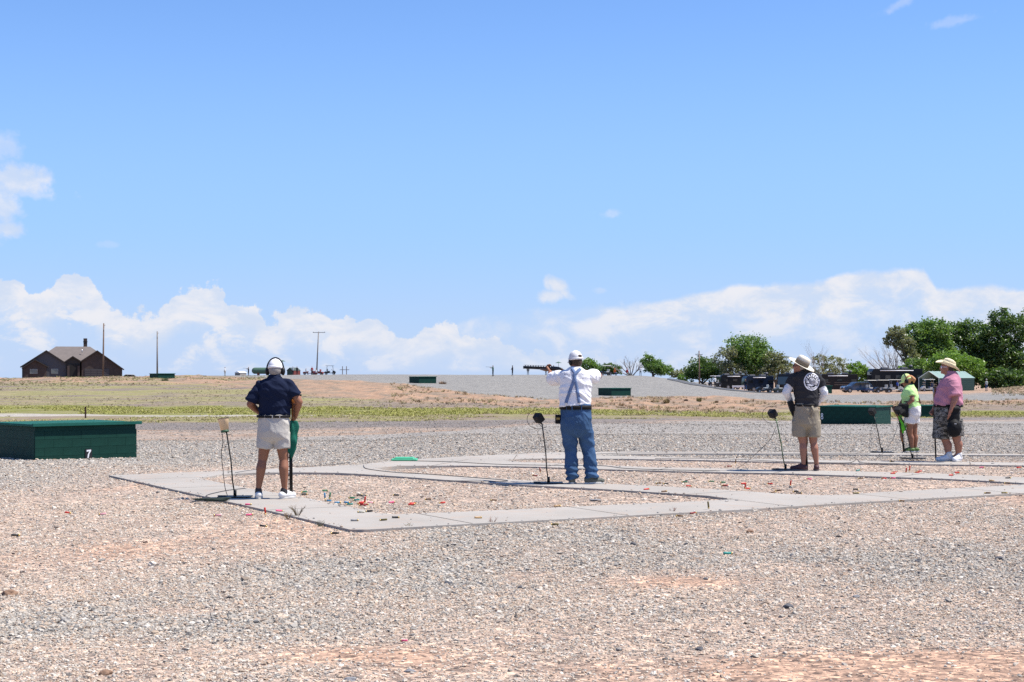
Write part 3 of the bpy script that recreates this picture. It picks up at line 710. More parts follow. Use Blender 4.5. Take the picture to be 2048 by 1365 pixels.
def gun(label, butt, muzzle, down, stockc, L=1.22, stock=.36, group='shotguns held by the shooters'):
    """long break-action style shotgun from butt to muzzle; down: the side the trigger is on"""
    butt, muzzle = Vector(butt), Vector(muzzle); a = (muzzle-butt).normalized(); L = (muzzle-butt).length
    d = Vector(down); d = (d-a*d.dot(a)).normalized(); s = a.cross(d); root = empty('shotgun', butt, 0, label, 'shotgun', group)
    M = Matrix((s, a, d)).transposed()      # local x side, y along, z down
    P = lambda x, y, z: M@Vector((x, y, z))
    gm_ = mat('gun steel', (.010, .010, .011), .38, .1, var=.2, scale=30, spec=.35); wd = mat('gun stock '+str(stockc), stockc, .35, var=.35, scale=7, stretch=(1, 6, 1), coat=.3)
    b = MB()
    def lay(b, prof):                        # prof: (y, z centre, half height, half width)
        n = 12; vs = []; fs = []
        for (y, z, hh, hw) in prof:
            for i in range(n): th = 2*math.pi*i/n; vs.append(P(hw*math.copysign(abs(math.cos(th))**.8, math.cos(th)), y, z+hh*math.copysign(abs(math.sin(th))**.8, math.sin(th))))
        for k in range(len(prof)-1):
            for i in range(n): fs.append((k*n+i, k*n+(i+1) % n, (k+1)*n+(i+1) % n, (k+1)*n+i))
        fs.append(tuple(range(n-1, -1, -1))); fs.append(tuple((len(prof)-1)*n+i for i in range(n))); b.add(vs, fs)
    st = stock
    lay(b, [(.02, .075, .066, .022), (st*.35, .062, .052, .021), (st*.62, .046, .035, .018), (st*.82, .034, .022, .016), (st, .016, .024, .017)])
    b.build('stock', wd, root, True)
    b = MB(); lay(b, [(0, .075, .066, .022), (.022, .075, .067, .0225)]); b.build('butt_pad', mat('rubber', (.02, .02, .02), .8), root, True)
    b = MB(); lay(b, [(st-.01, .012, .026, .018), (st+.06, .004, .033, .02), (st+.17, 0, .033, .021), (st+.2, -.002, .028, .02)]); b.build('receiver', gm_, root, True)
    b = MB(); lay(b, [(st+.2, .02, .022, .021), (st+.34, .02, .023, .022), (st+.43, .012, .014, .018)]); b.build('fore_end', wd, root, True)
    b = MB(); b.tube([P(0, st+.18, -.01), P(0, L, -.01)], .0108, 12); b.tube([P(0, st+.18, .012), P(0, L, .010)], .0108, 12)
    b.build('barrels', gm_, root, True)
    b = MB(); b.box(P(0, (st+.18+L)/2, -.034), (.009, L-st-.2, .004), rot=M)
    y = st+.2
    while y < L-.02: b.box(P(0, y, -.027), (.005, .012, .012), rot=M); y += .055
    b.build('rib', gm_, root)
    b = MB(); b.tube([P(0, st+.0, .035), P(0, st+.01, .062), P(0, st+.055, .066), P(0, st+.075, .034)], .0035, 6); b.tube([P(0, st+.035, .03), P(0, st+.04, .052)], .003, 6); b.build('trigger_guard', gm_, root)
    return root

# cloth and skin
def cloth(name, col, rough=.9, bump=.35, bs=55, var=.10, **k): return mat(name, col, rough, var=var, scale=5, bump=bump, bscale=bs, spec=.08, **k)
skin_t = mat('tanned skin', (.245, .105, .058), .55, var=.10, scale=9, bump=.1, bscale=90); skin_p = mat('fair skin', (.31, .14, .09), .55, var=.10, scale=9, bump=.1, bscale=90)
navy = cloth('navy polo cloth', (.011, .016, .038)); whitec = cloth('white cotton', (.76, .76, .78), var=.03); khaki = cloth('pale stone shorts cloth', (.44, .42, .385), var=.06)
denim = cloth('blue denim', (.045, .092, .18), var=.4, bs=35); charc = cloth('charcoal tee cloth', (.034, .034, .038)); tanc = cloth('tan shorts cloth', (.27, .235, .18), var=.08)
lime = cloth('lime green tee cloth', (.48, .74, .29), var=.05); whiteshort = cloth('white shorts cloth', (.70, .66, .65), var=.04); black = mat('black leather', (.009, .009, .010), .65, var=.2, spec=.15); blackp = mat('black plastic', (.008, .008, .009), .5, var=.1, spec=.25)
whshoe = mat('white shoe leather', (.62, .62, .62), .55, var=.08); sole_w = mat('pale rubber sole', (.5, .49, .47), .8); hairg = mat('grey hair', (.28, .26, .24), .8, var=.3, scale=60); hairb = mat('dark brown hair', (.05, .032, .022), .8, var=.3, scale=60); hairo = mat('copper hair', (.42, .20, .085), .7, var=.4, scale=40)
GRP = 'shooters standing on the concrete lanes'

def cap_hat(root, c, M, m, brim_dir=0.0, s=1.0, brim=True, opening=None, name='cap'):
    """baseball cap; brim_dir turns the brim"""
    b = MB(); P = lambda x, y, z: c+M@Vector((x*s, y*s, z*s)); rings = []
    for k in range(8):
        a = k/7*math.pi/2*.97; rr = math.cos(a); z = .03+.108*math.sin(a)
        rings.append([P(.085*rr*math.cos(t), (.104*rr)*math.sin(t)-.012, z) for t in [2*math.pi*i/24 for i in range(24)]])
    vs = [q for rg in rings for q in rg]; fs = [(k*24+i, k*24+(i+1) % 24, (k+1)*24+(i+1) % 24, (k+1)*24+i) for k in range(7) for i in range(24)]; fs.append(tuple(7*24+i for i in range(24)))
    b.add(vs, fs); b.ell(P(0, -.012, .138), (.007*s, .007*s, .005*s)); o = solid(b.build(name, m, root, True), .005)
    b = MB(); trunk(b, [(Vector((0, -.012, .018)), .086, .105), (Vector((0, -.012, .042)), .087, .106)], 0, 30); b.v = [tuple(P(*q)) for q in b.v]; solid(b.build('sweatband', m, o, True), .004)
    if brim:
        b = MB(); vs = []; fs = []; n = 16; Mz = Matrix.Rotation(R(brim_dir), 3, 'Z')
        for i in range(n+1):
            a = math.pi*(.1+.8*i/n)
            for rr in (0, .5, 1): 
                q = Mz@Vector((.083*math.cos(a), .098*math.sin(a)-.012+rr*.068*math.sin(a)**.7, .032-.02*rr-.03*rr*abs(math.cos(a)))); vs.append(P(*q))
        for i in range(n):
            for k in range(2): fs.append((i*3+k, i*3+k+1, i*3+k+4, i*3+k+3))
        b.add(vs, fs); solid(b.build('brim', m, o, True), .004)
    return o
def brim_hat(root, c, M, m, mband, crown=(.092, .11, .115), br=(.175, .205), curl=.06, droop=0.0, name='sun_hat', pinch=0.0, band=True):
    b = MB(); P = lambda x, y, z: c+M@Vector((x, y, z)); n = 36; rings = []
    cx, cy, ch = crown
    prof = [(1.0, 0, 0), (.97, .35, 0), (.93, .7, 0), (.88, .92, 0), (.7, 1.0, 0), (.4, .97, 0), (.05, .94, 0)]
    def ring(f): return [f(2*math.pi*i/n) for i in range(n)]
    out = []
    for t in (1.0, .8, .55, .3, .12, 0):
        def f(a, t=t):
            rx = cx+(br[0]-cx)*t; ry = cy+(br[1]-cy)*t; side = abs(math.cos(a))**1.5
            z = .03+curl*side*t**1.6-droop*abs(math.sin(a))**2*t**1.4; return P(rx*math.cos(a)*(1-.12*curl/.06*side*t), ry*math.sin(a), z)
        out.append(ring(f))
    for (rr, zz, _) in prof[1:]:
        out.append(ring(lambda a, rr=rr, zz=zz: P(cx*rr*math.cos(a), cy*rr*math.sin(a), .03+ch*zz-(pinch*math.exp(-(math.cos(a)*rr/.35)**2) if zz > .8 else 0))))
    vs = [q for rg in out for q in rg]; fs = [(k*n+i, k*n+(i+1) % n, (k+1)*n+(i+1) % n, (k+1)*n+i) for k in range(len(out)-1) for i in range(n)]; fs.append(tuple((len(out)-1)*n+i for i in range(n)))
    b.add(vs, fs); o = solid(b.build(name, m, root, True), .005)
    if band:
        b = MB(); trunk(b, [(Vector((0, 0, .034)), cx+.004, cy+.004), (Vector((0, 0, .034+ch*.55)), cx*.955+.004, cy*.955+.004)], 0, 36); b.v = [tuple(P(*q)) for q in b.v]; solid(b.build('hat_band', mband, o, True), .004)
    return o
def muffs(root, c, M, m, over=True, r=.105):
    b = MB(); P = lambda x, y, z: c+M@Vector((x, y, z))
    pts = [P(r*math.cos(a), -.005, -.0+(.155)*math.sin(a)) for a in [math.pi*i/18 for i in range(19)]]
    b.tube(pts, .009, 8); o = b.build('ear_muffs', m, root, True)
    for q in (-1, 1):
        b = MB(); b.ell(P(q*.098, -.003, -.012), (.026, .038, .052), M, 18, 12); b.ell(P(q*.082, -.003, -.012), (.014, .034, .046), M, 18, 12); b.build('ear_cup', m, o, True)
    return o

# ================= man in the navy polo (nearest)
root, j, ppm, Y = fig('person', 'man in navy polo, pale shorts, white cap and black ear muffs, nearest of all', GRP, 548, 998, None)
NAV = dict(root=root, Y=Y)
Hc = j(550, 741, .02); HM = rotm(0, -8)
b = MB(); headshape(b, Hc, HM); b.cap(Hc+Vector((0, -.02, -.05)), j(549, 765), .06, .07)
shL, shR = j(521, 772), j(577, 771); elL, elR = j(501, 809, -.02), j(598, 804, .0); wrL, wrR = j(518, 829, .2), j(587, 834, .14)
trunk(b, [(j(549, 764), .09, .07), (j(549, 775), .17, .10), (j(548, 800, .02), .18, .125), (j(548, 828, .04), .175, .13), (j(547, 850, .01), .17, .125), (j(547, 872), .15, .11)])
limb(b, [shL, elL, wrL], [.050, .046, .029]); limb(b, [shR, elR, wrR], [.050, .047, .029])
limb(b, [elL+(wrL-elL)*.25, elL+(wrL-elL)*.5], [.047, .04]); limb(b, [elR+(wrR-elR)*.25, elR+(wrR-elR)*.5], [.048, .041])
hand(b, wrL, (.75, .4, -.25), (0, -.7, -.4), 1, .9); hand(b, wrR, (-.35, .5, -.7), (-.9, -.2, 0), -1, .9)
for (hp, kn, af, an) in ((j(533, 868), j(525, 918, .02), j(520, 940, -.025), j(517, 979, .0)), (j(561, 868), j(567, 918, .02), j(569, 940, -.025), j(569, 979, .0))):
    limb(b, [hp, kn], [.088, .060]); limb(b, [kn, j(0, 0)*0+kn+(an-kn)*.3+Vector((0, -.028, 0)), an], [.052, .062, .032]); b.cap(an, an+Vector((0, .08, -.05)), .036, .03); b.ell(kn+Vector((0, .03, 0)), (.045, .035, .05))
link('body', remesh(b, .008, skin_t, 3), root)
b = MB(); trunk(b, [(j(549, 754), .07, .065), (j(549, 760), .105, .085), (j(549, 768), .178, .118), (j(549, 780), .20, .138), (j(549, 800, .02), .196, .148), (j(548.5, 820, .03), .184, .15), (j(548, 834, .03), .182, .152)], 0.004)
yoke(b, j(549, 763), shL, shR, .058, .068); cut(b, shL+(elL-shL)*.22, shL+(elL-shL)*.86, .076, .080); b.cap(shL, shL+(elL-shL)*.3, .07, .074)
cut(b, shR+(elR-shR)*.22, shR+(elR-shR)*.66, .078, .082); b.cap(shR, shR+(elR-shR)*.3, .07, .076)
polo = remesh(b, .008, navy, 2, .017, (4, 4, 7), 3, fold=lambda co: .006*np.sin(co[:, 2]*60+co[:, 0]*45)*np.exp(-((np.abs(co[:, 0])-.17)/.06)**2)); po = link('polo_shirt', polo, root)
b = MB(); trunk(b, [(j(549, 756), .074, .068), (j(549, 750), .068, .062)], .004); solid(b.build('collar', navy, po, True), .006)
b = MB(); trunk(b, [(j(548, 831), .174, .148), (j(547.5, 845), .186, .155), (j(547, 864), .196, .158), (j(547, 874), .185, .145), (j(547, 882), .15, .10), (j(547, 886), .10, .05)]) 
cut(b, j(532, 866), j(529.5, 896, .01), .108, .098); cut(b, j(563, 866), j(564, 896, .01), .108, .098)
link('shorts', remesh(b, .009, khaki, 2, .016, (7, 7, 4), 8), root)
bl = belt(root, j(547, 833, .005), .206, .172, .03, black)
for x in (521, 534, 549, 563, 575):
    b = MB(); p = j(x, 833); b.box((p.x, 0, p.z), (.012, .006, .04)); 
    hh = 1-((p.x-j(548, 0).x)/.194)**2; b.v = [(q[0], q[1]-.170*math.sqrt(max(hh, .05))-.002, q[2]) for q in b.v]; b.build('belt_loop', khaki, bl)
b = MB(); b.ell(Hc+HM@Vector((0, -.03, .0)), (.076, .085, .082), HM, 20, 14); b.build('hair', hairg, root, True)
cap_hat(root, Hc, HM, whitec); muffs(root, Hc, HM, blackp); eyes(root, Hc, HM)
for (x, py, dr) in ((517, 979, (-.12, 1, 0)), (568, 979, (.55, .84, 0))):
    a = j(x, 982); b = MB(); b.cap(a+Vector((0, 0, .012)), a-Vector((0, 0, .02)), .042, .046); link('sock', remesh(b, .01, mat('black ankle sock', (.03, .03, .035), .9), 1), root)
    shoe(root, (a.x, a.y, .08), dr, whshoe, sole_w)
top = Vector(root.location)
gun('shotgun stood muzzle down in the right hand of the man in navy, brown stock', top+j(577, 789, .13), top+j(580, 989, .10), (1, .1, 0), (.33, .12, .03))
# green cloth hanging on the gun
def hang_cloth(name, label, cat, p, wdt, hgt, m, seed=1, top_w=.45, group=None):
    vs = []; fs = []; nu, nv = 26, 30
    for i in range(nu+1):
        for k in range(nv+1):
            a = 2*math.pi*i/nu; t = k/nv; ww = wdt*(top_w+(1-top_w)*min(1, t*1.5))*(1-.45*max(0, t-.7)/.3)
            rr = 1+.36*math.sin(a*3+t*3.5+seed)+.24*math.sin(a*6-t*6+seed*2)+.10*math.sin(t*17+a*2)
            vs.append((p.x+ww*.5*rr*math.cos(a)+.03*math.sin(t*3+seed), p.y+ww*.33*rr*math.sin(a), p.z-hgt*t*(1+.10*math.sin(a*2+seed)+.06*math.cos(a*3))))
    for i in range(nu):
        for k in range(nv): fs.append((i*(nv+1)+k, i*(nv+1)+k+1, (i+1)*(nv+1)+k+1, (i+1)*(nv+1)+k))
    b = MB(); b.add(vs, fs); o = solid(b.build(name, m, None, True), .004); tag(o, label, cat, group); return o
hang_cloth('towel', 'dark green towel hanging from the shotgun beside the pale shorts', 'towel', top+j(578, 842, .06), .21, .43, cloth('green towel cloth', (.015, .11, .078), bump=.8, bs=90, var=.3), 2)

# ================= man in the white tee taking aim
root, j, ppm, Y = fig('person', 'man in white tee, denim suspenders and blue jeans aiming a shotgun to the left', GRP, 1156, 968, None)
Hc = j(1151, 723, .03); HM = rotm(28, -4, -4)
b = MB(); headshape(b, Hc, HM, 1.03); b.cap(Hc+Vector((0, -.02, -.05)), j(1152, 745), .064, .075)
shL, shR = j(1131, 753, .03), j(1176, 753, .0); elL, elR = j(1101, 760, .30), j(1198, 752, .16); wrL, wrR = j(1104, 744, .56), j(1160, 742, .36)
trunk(b, [(j(1152, 746), .10, .08), (j(1152, 756), .17, .11), (j(1151, 785), .185, .13), (j(1150, 812), .185, .14), (j(1152, 840), .18, .13), (j(1153, 858), .16, .12)])
limb(b, [shL, elL, wrL], [.068, .05, .031]); limb(b, [shR, elR, wrR], [.068, .052, .031]); limb(b, [elL+(wrL-elL)*.25, elL+(wrL-elL)*.5], [.051, .042])
hand(b, wrL, (-.25, .55, .55), (.5, -.1, .8), 1, 1.0); hand(b, wrR, (-.5, .45, .1), (-.3, .2, -.9), -1, 1.1)
legs = ((j(1138, 858), j(1143, 905, .03), j(1144, 955)), (j(1167, 858), j(1177, 905, .06), j(1182, 954, -.02)))
for hp, kn, an in legs: limb(b, [hp, kn, an], [.09, .062, .042]); b.cap(an, an+Vector((0, .06, -.05)), .036, .03)
link('body', remesh(b, .008, skin_t, 3), root)
b = MB(); trunk(b, [(j(1151, 735.5), .066, .066), (j(1151, 739), .105, .085), (j(1152, 747), .19, .12), (j(1152, 762), .215, .145), (j(1150, 785), .212, .155), (j(1150, 803), .212, .165), (j(1150, 813), .21, .165)], 0.004)
yoke(b, j(1151, 747), shL, shR, .062, .078); b.cap(shL, shL+(elL-shL)*.6, .080, .086); cut(b, shL+(elL-shL)*.3, shL+(elL-shL)*.86, .095, .094); b.cap(shR, shR+(elR-shR)*.5, .082, .09); cut(b, shR+(elR-shR)*.3, shR+(elR-shR)*.80, .10, .094)
teeme = remesh(b, .009, whitec, 2, .018, (4, 4, 7), 12, fold=lambda co: .006*np.sin((co[:, 2]*70+co[:, 0]*60))*np.exp(-((co[:, 2]-1.20)/.08)**2)*(co[:, 0] > 0)); tee = link('tee_shirt', teeme, root)
b = MB(); trunk(b, [(j(1151, 809), .206, .162), (j(1151, 826), .206, .165), (j(1152, 846), .214, .172), (j(1153, 858), .205, .155), (j(1153, 868), .16, .11), (j(1154, 874), .10, .06)])
limb(b, [j(1138, 852), j(1142, 905, .03)], [.114, .079]); limb(b, [j(1168, 852), j(1177, 903, .06)], [.114, .082])
cut(b, j(1142, 900, .03), j(1144, 959, -.01), .080, .080); cut(b, j(1177, 898, .05), j(1184, 957, -.02), .082, .090)
link('jeans', remesh(b, .009, denim, 2, .022, (6, 6, 5), 21, fold=lambda co: .012*np.sin(co[:, 2]*75+co[:, 0]*22)*sstep(.36, .12, co[:, 2])+.006*np.sin(co[:, 2]*48+co[:, 0]*30)*np.exp(-((co[:, 2]-.55)/.12)**2)), root)
bl = belt(root, j(1151, 815), .226, .184, .058, black)
for x in (1133, 1143, 1162): b = MB(); p = j(x, 815); b.box((p.x, -.184*math.sqrt(max(.05, 1-((p.x-j(1151, 0).x)/.226)**2))-.004, p.z), (.014, .008, .062)); b.build('belt_loop', denim, bl)
den2 = cloth('pale denim strap', (.14, .20, .34), var=.35)
for nm, pts in (('suspender_strap', [j(1131, 806), j(1140, 780), j(1148, 757), j(1150, 748), j(1143, 737)]), ('suspender_strap', [j(1157.5, 806), j(1153.5, 780), j(1148.5, 757), j(1147, 750), j(1161, 737.5)])):
    b = MB(); ribbon(b, [Vector((p.x, 0, p.z)) for p in pts], .042, 40); drape(b, teeme, .007); solid(b.build(nm, den2, root, True), .004)
for x, y in ((1131, 808), (1157.5, 807)):
    b = MB(); p = j(x, y); b.box((p.x, -.17, p.z), (.028, .012, .026)); b.build('strap_clip', mat('chrome clip', (.6, .6, .6), .3, .9), root)
# faint print across the shoulders (unreadable in the photo: small broken marks)
b = MB(); rr_ = random.Random(3)
for row, (y, x0, x1) in enumerate(((746, 1123, 1141), (750, 1128, 1143), (753, 1137, 1163), (757, 1126, 1135), (758.5, 1158, 1166))):
    x = x0
    while x < x1:
        wv = rr_.uniform(.6, 1.6); p = j(x, y+rr_.uniform(-.3, .3)); hh = rr_.uniform(.008, .014)
        if rr_.random() < .6 and not 1143 < x < 1155: b.add([(p.x, 0, p.z), (p.x+wv*.006, 0, p.z), (p.x+wv*.006, 0, p.z+hh), (p.x, 0, p.z+hh)], [(0, 1, 2, 3)])
        x += wv+.8
drape(b, teeme, .002); b.build('print', mat('faded print', (.42, .40, .42), .9), tee)['kind'] = 'stuff'
b = MB(); p = j(1116, 839, .02); b.box(p, (.075, .13, .125)); pouch = b.build('shell_pouch', black, root, bevel=.01)
b = MB(); b.box((p.x-.0, p.y-.067, p.z+.01), (.05, .004, .03)); b.build('logo_patch', mat('worn gold print', (.30, .20, .05), .6, var=.5, scale=90), pouch)
b = MB(); b.ell(Hc+HM@Vector((0, -.028, -.005)), (.079, .088, .088), HM, 20, 14); b.build('hair', hairb, root, True)
ch = cap_hat(root, Hc+Vector((0, 0, .002)), HM, cloth('cream white cap cloth', (.68, .68, .68), var=.06), s=1.06)
b = MB(); b.ell(Hc+HM@Vector((.012, -.108, .062)), (.036, .020, .024), HM, 16, 10); b.build('cap_opening', hairb, ch, True)
eyes(root, Hc, HM, 1.03)
for q in (-1, 1): b = MB(); b.ell(Hc+HM@Vector((q*.082, -.002, -.01)), (.022, .034, .046), HM); b.build('ear_cup', blackp, root, True)
grn = mat('grey green trainer', (.09, .095, .08), .7, var=.3, scale=30)
a = j(1144, 958); shoe(root, (a.x, 0, .085), (.05, 1, 0), grn, sole_w, .29); a = j(1181, 957, -.02); shoe(root, (a.x-.01, -.03, .085), (.93, .35, 0), grn, sole_w, .30)
top = Vector(root.location)
ya, yb = .14, 1.02
bt = Vector((j(1163, 740, ya))); mz = j(1053, 735, yb)
gun('black shotgun shouldered and aimed left by the man in suspenders', top+bt, top+mz, (0, 0, -1), (.10, .045, .02), stock=.40)

# ================= man in the charcoal tee and sun hat
root, j, ppm, Y = fig('person', 'man in charcoal tee with round white badge, tan shorts and wide brimmed sun hat', GRP, 1612, 942, None)
Hc = j(1600, 734, .02); HM = rotm(62, 6)
b = MB(); headshape(b, Hc, HM, 1.03); b.cap(Hc+Vector((.01, -.02, -.05)), j(1611, 752), .064, .078)
shL, shR = j(1588, 757), j(1634, 757); elL, elR = j(1572, 784, -.02), j(1648, 786, -.02); wrL, wrR = j(1584, 805, .12), j(1637, 808, .12)
trunk(b, [(j(1611, 750), .10, .08), (j(1611, 760), .17, .11), (j(1612, 785), .17, .13), (j(1612, 806), .16, .13), (j(1612, 830), .17, .13), (j(1612, 850), .15, .12)])
limb(b, [shL, elL, wrL], [.064, .046, .029]); limb(b, [shR, elR, wrR], [.064, .047, .029])
hand(b, wrL, (.3, .5, -.8), (.8, 0, 0), 1, .6); hand(b, wrR, (-.4, .7, -.3), (-.5, -.4, -.5), -1, .9)
for (hp, kn, an) in ((j(1599, 850), j(1606, 884, .02), j(1607, 927)), (j(1625, 850), j(1627, 884, .02), j(1633, 927))):
    limb(b, [hp, kn], [.09, .062]); limb(b, [kn, kn+(an-kn)*.32+Vector((0, -.02, 0)), an], [.052, .062, .034]); b.cap(an, an+Vector((0, .06, -.05)), .036, .03)
link('body', remesh(b, .008, skin_p, 3), root)
b = MB(); trunk(b, [(j(1610, 741), .066, .066), (j(1610, 744.5), .105, .085), (j(1611, 752), .185, .118), (j(1612, 766), .195, .14), (j(1613, 785), .188, .142), (j(1613, 800), .172, .14), (j(1613, 813), .175, .142)], 0.005)
yoke(b, j(1611, 753), shL, shR, .06, .072); b.cap(shL, shL+(elL-shL)*.3, .075, .08); cut(b, shL+(elL-shL)*.2, shL+(elL-shL)*.55, .082, .088); b.cap(shR, shR+(elR-shR)*.3, .075, .08); cut(b, shR+(elR-shR)*.2, shR+(elR-shR)*.62, .09, .086)
tme = remesh(b, .009, charc, 2, .018, (4, 4, 7), 31); tee = link('tee_shirt', tme, root)
sun_sl = cloth('white sun sleeve', (.66, .66, .68), var=.05)
for s0, e0, w0 in ((shL, elL, wrL), (shR, elR, wrR)):
    b = MB(); m0 = s0+(e0-s0)*.4; b.cap(m0, e0, .064, .060); cut(b, e0, w0+(e0-w0)*.02, .060, .038); b.ell(e0, (.06, .06, .06)); link('arm_sleeve', remesh(b, .009, sun_sl, 2, .009, (14, 14, 22), 5), root)
# badge: white ring, rays, bars and sweep
cxp = j(1620.5, 763.5); bw = mat('white badge print', (.62, .62, .66), .9, var=.05); ba = MB()
def arc(b, r0, r1, a0, a1, n=24, cx=0, cz=0, sx=1.0):
    vs = []; fs = []
    for i in range(n+1):
        a = a0+(a1-a0)*i/n
        for r in (r0, (r0+r1)/2, r1): vs.append((cxp.x+(cx+r*math.cos(a))*sx, 0, cxp.z+cz+r*math.sin(a)))
    for i in range(n):
        for k in range(2): fs.append((i*3+k, i*3+k+1, i*3+k+4, i*3+k+3))
    b.add(vs, fs)
def bars(b, pts, w_): ribbon(b, [Vector((cxp.x+p[0]*.94, 0, cxp.z+p[1])) for p in pts], w_, 14)
arc(ba, .122, .141, 0, 2*math.pi, 60, sx=.92)
for k in range(7): a = R(22+k*22.7); arc(ba, .068, .106, a-.11, a+.11, 4, cz=.006)
arc(ba, .030, .044, R(8), R(172), 20, cz=.018); arc(ba, 0, .022, R(10), R(170), 12, cz=.018)
bars(ba, [(-.108, .012), (.112, .012)], .007); bars(ba, [(-.095, -.008), (-.045, -.010)], .020); bars(ba, [(-.03, -.008), (.03, -.008)], .015); bars(ba, [(.045, -.006), (.105, -.006)], .016)
bars(ba, [(-.09, -.042), (-.02, -.038), (.05, -.026), (.112, -.018)], .012); bars(ba, [(-.075, -.05), (-.01, -.062), (.03, -.05)], .026); bars(ba, [(.04, -.046), (.10, -.036)], .014)
bars(ba, [(-.065, -.078), (-.035, -.092)], .014); bars(ba, [(-.02, -.098), (.03, -.10)], .014); bars(ba, [(.05, -.085), (.08, -.065)], .014)
arc(ba, .100, .112, R(225), R(318), 20)
drape(ba, tme, .003); ba.build('badge', bw, tee)
b = MB(); trunk(b, [(j(1612, 808), .172, .145), (j(1612, 820), .185, .15), (j(1612, 838), .198, .155), (j(1612, 848), .188, .145), (j(1612, 856), .14, .10), (j(1612, 860), .08, .05)])
cut(b, j(1600, 842), j(1599, 873, .01), .116, .108); cut(b, j(1625, 842), j(1627, 873, .01), .116, .106)
link('shorts', remesh(b, .009, tanc, 2, .018, (7, 7, 4), 40), root)
p = j(1612, 822); b = MB(); b.tube([j(1620, 813, -.165), j(1622, 822, -.185), j(1618, 836, -.17)], [.02, .014, .008], 8); b.build('shirt_tail', tanc, root, True)
belt(root, j(1612, 811), .188, .16, .035, black)
b = MB(); p = j(1583, 813, .0); b.box(p, (.085, .12, .17), rot=rotm(0, 0, -18)); b.cap(p+Vector((.02, 0, -.1)), p+Vector((.05, 0, -.19)), .03, .02); o = b.build('holster_pouch', black, root, bevel=.012)
hat_tan = cloth('cream canvas', (.62, .575, .48), var=.04); band_tan = cloth('taupe mesh band', (.15, .125, .10), bump=1, bs=120)
brim_hat(root, Hc+Vector((.012, 0, .008)), Matrix.Rotation(R(17), 3, 'X')@Matrix.Rotation(R(25), 3, 'Y')@Matrix.Rotation(R(62), 3, 'Z'), hat_tan, band_tan, (.095, .110, .13), (.205, .225), .012)
b = MB(); b.ell(Hc+HM@Vector((0, -.028, -.008)), (.078, .086, .086), HM, 20, 14); b.build('hair', hairg, root, True)
eyes(root, Hc, HM, 1.03)
b = MB(); b.ell(Hc+HM@Vector((.03, .088, .012)), (.03, .012, .02), HM); b.ell(Hc+HM@Vector((-.03, .088, .012)), (.03, .012, .02), HM); b.tube([Hc+HM@Vector((-.055, .085, .015)), Hc+HM@Vector((-.082, .0, .012))], .004, 6); b.tube([Hc+HM@Vector((.055, .085, .015)), Hc+HM@Vector((.082, .0, .012))], .004, 6)
b.build('sunglasses', mat('dark lens', (.01, .01, .012), .1, spec=.6), root, True)
maroon = mat('maroon black trainer', (.06, .022, .026), .6, var=.3, scale=30)
a = j(1606, 930); shoe(root, (a.x, 0, .09), (-.8, .6, 0), maroon, mat('dark rubber sole', (.12, .10, .10), .8), .29); a = j(1633, 930); shoe(root, (a.x, 0, .09), (.18, 1, 0), maroon, mat('dark rubber sole', (.12, .10, .10), .8), .29)
top = Vector(root.location); gun('black shotgun stood muzzle down in front of the man in charcoal tee', top+j(1613, 795, .27), top+j(1617.5, 941, .16), (1, 0, 0), (.08, .04, .02))

# ================= man in the pink shirt and straw hat
root, j, ppm, Y = fig('person', 'man in pink short sleeved shirt, camouflage shorts and straw cowboy hat', GRP, 1898, 923, None)
Hc = j(1894, 736, .02); HM = rotm(78, 2)
b = MB(); headshape(b, Hc, HM, 1.05); b.cap(Hc+Vector((.02, -.01, -.05)), j(1900, 756), .07, .085)
YW = 64; shL, shR = j(1900, 768, -.17), j(1897, 767, .16); elL, elR = j(1902, 797, -.26), j(1884, 796, .24); wrL, wrR = j(1892, 822, -.29), j(1873, 820, .18)
trunk(b, [(j(1902, 752), .10, .09), (j(1901, 764), .17, .13), (j(1898, 785), .19, .17), (j(1896, 808), .19, .19), (j(1895, 830), .19, .17), (j(1895, 850), .17, .14)], yaw=YW)
limb(b, [shL, elL, wrL], [.072, .054, .033]); limb(b, [shR, elR, wrR], [.072, .054, .033]); limb(b, [elL+(wrL-elL)*.25, elL+(wrL-elL)*.5], [.054, .045])
hand(b, wrL, (-.15, .05, -1), (-.3, 1, 0), 1, .35, 1.05); hand(b, wrR, (-.5, -.3, -.6), (0, -1, .1), -1, .9)
for (hp, kn, an) in ((j(1887, 850, .06), j(1893, 882, .05), j(1897, 908, .02)), (j(1908, 850, -.03), j(1913, 880, -.02), j(1917, 907, .0))):
    limb(b, [hp, kn], [.10, .072]); limb(b, [kn, kn+(an-kn)*.35+Vector((.02, 0, 0)), an], [.068, .074, .048]); b.cap(an, an+Vector((-.06, 0, -.05)), .04, .03)
link('body', remesh(b, .0085, skin_p, 3), root)
pinkm = cloth('pink checked shirt', (.42, .195, .26), var=.22)
t = NT(pinkm.node_tree)                                         # fine woven check
b = MB(); trunk(b, [(j(1903, 746), .078, .082), (j(1903, 750), .11, .10), (j(1902, 758), .185, .14), (j(1900, 772), .215, .185), (j(1897.5, 792), .222, .222), (j(1897, 806), .218, .245), (j(1896, 812), .21, .235)], 0.004, yaw=YW)
b.cap(shL, shL+(elL-shL)*.5, .09, .092); cut(b, shL, shL+(elL-shL)*.85, .10, .108); b.cap(shR, shR+(elR-shR)*.5, .09, .092); cut(b, shR, shR+(elR-shR)*.85, .10, .108)
pk = link('shirt', remesh(b, .0095, pinkm, 2, .019, (4, 4, 5), 51, fold=lambda co: .007*np.sin(co[:, 2]*45+co[:, 0]*35)*np.exp(-((co[:, 2]-1.05)/.12)**2)), root)
b = MB(); trunk(b, [(j(1903, 750), .090, .092), (j(1901, 743), .078, .082)], .004, yaw=YW); solid(b.build('collar', pinkm, pk, True), .008)
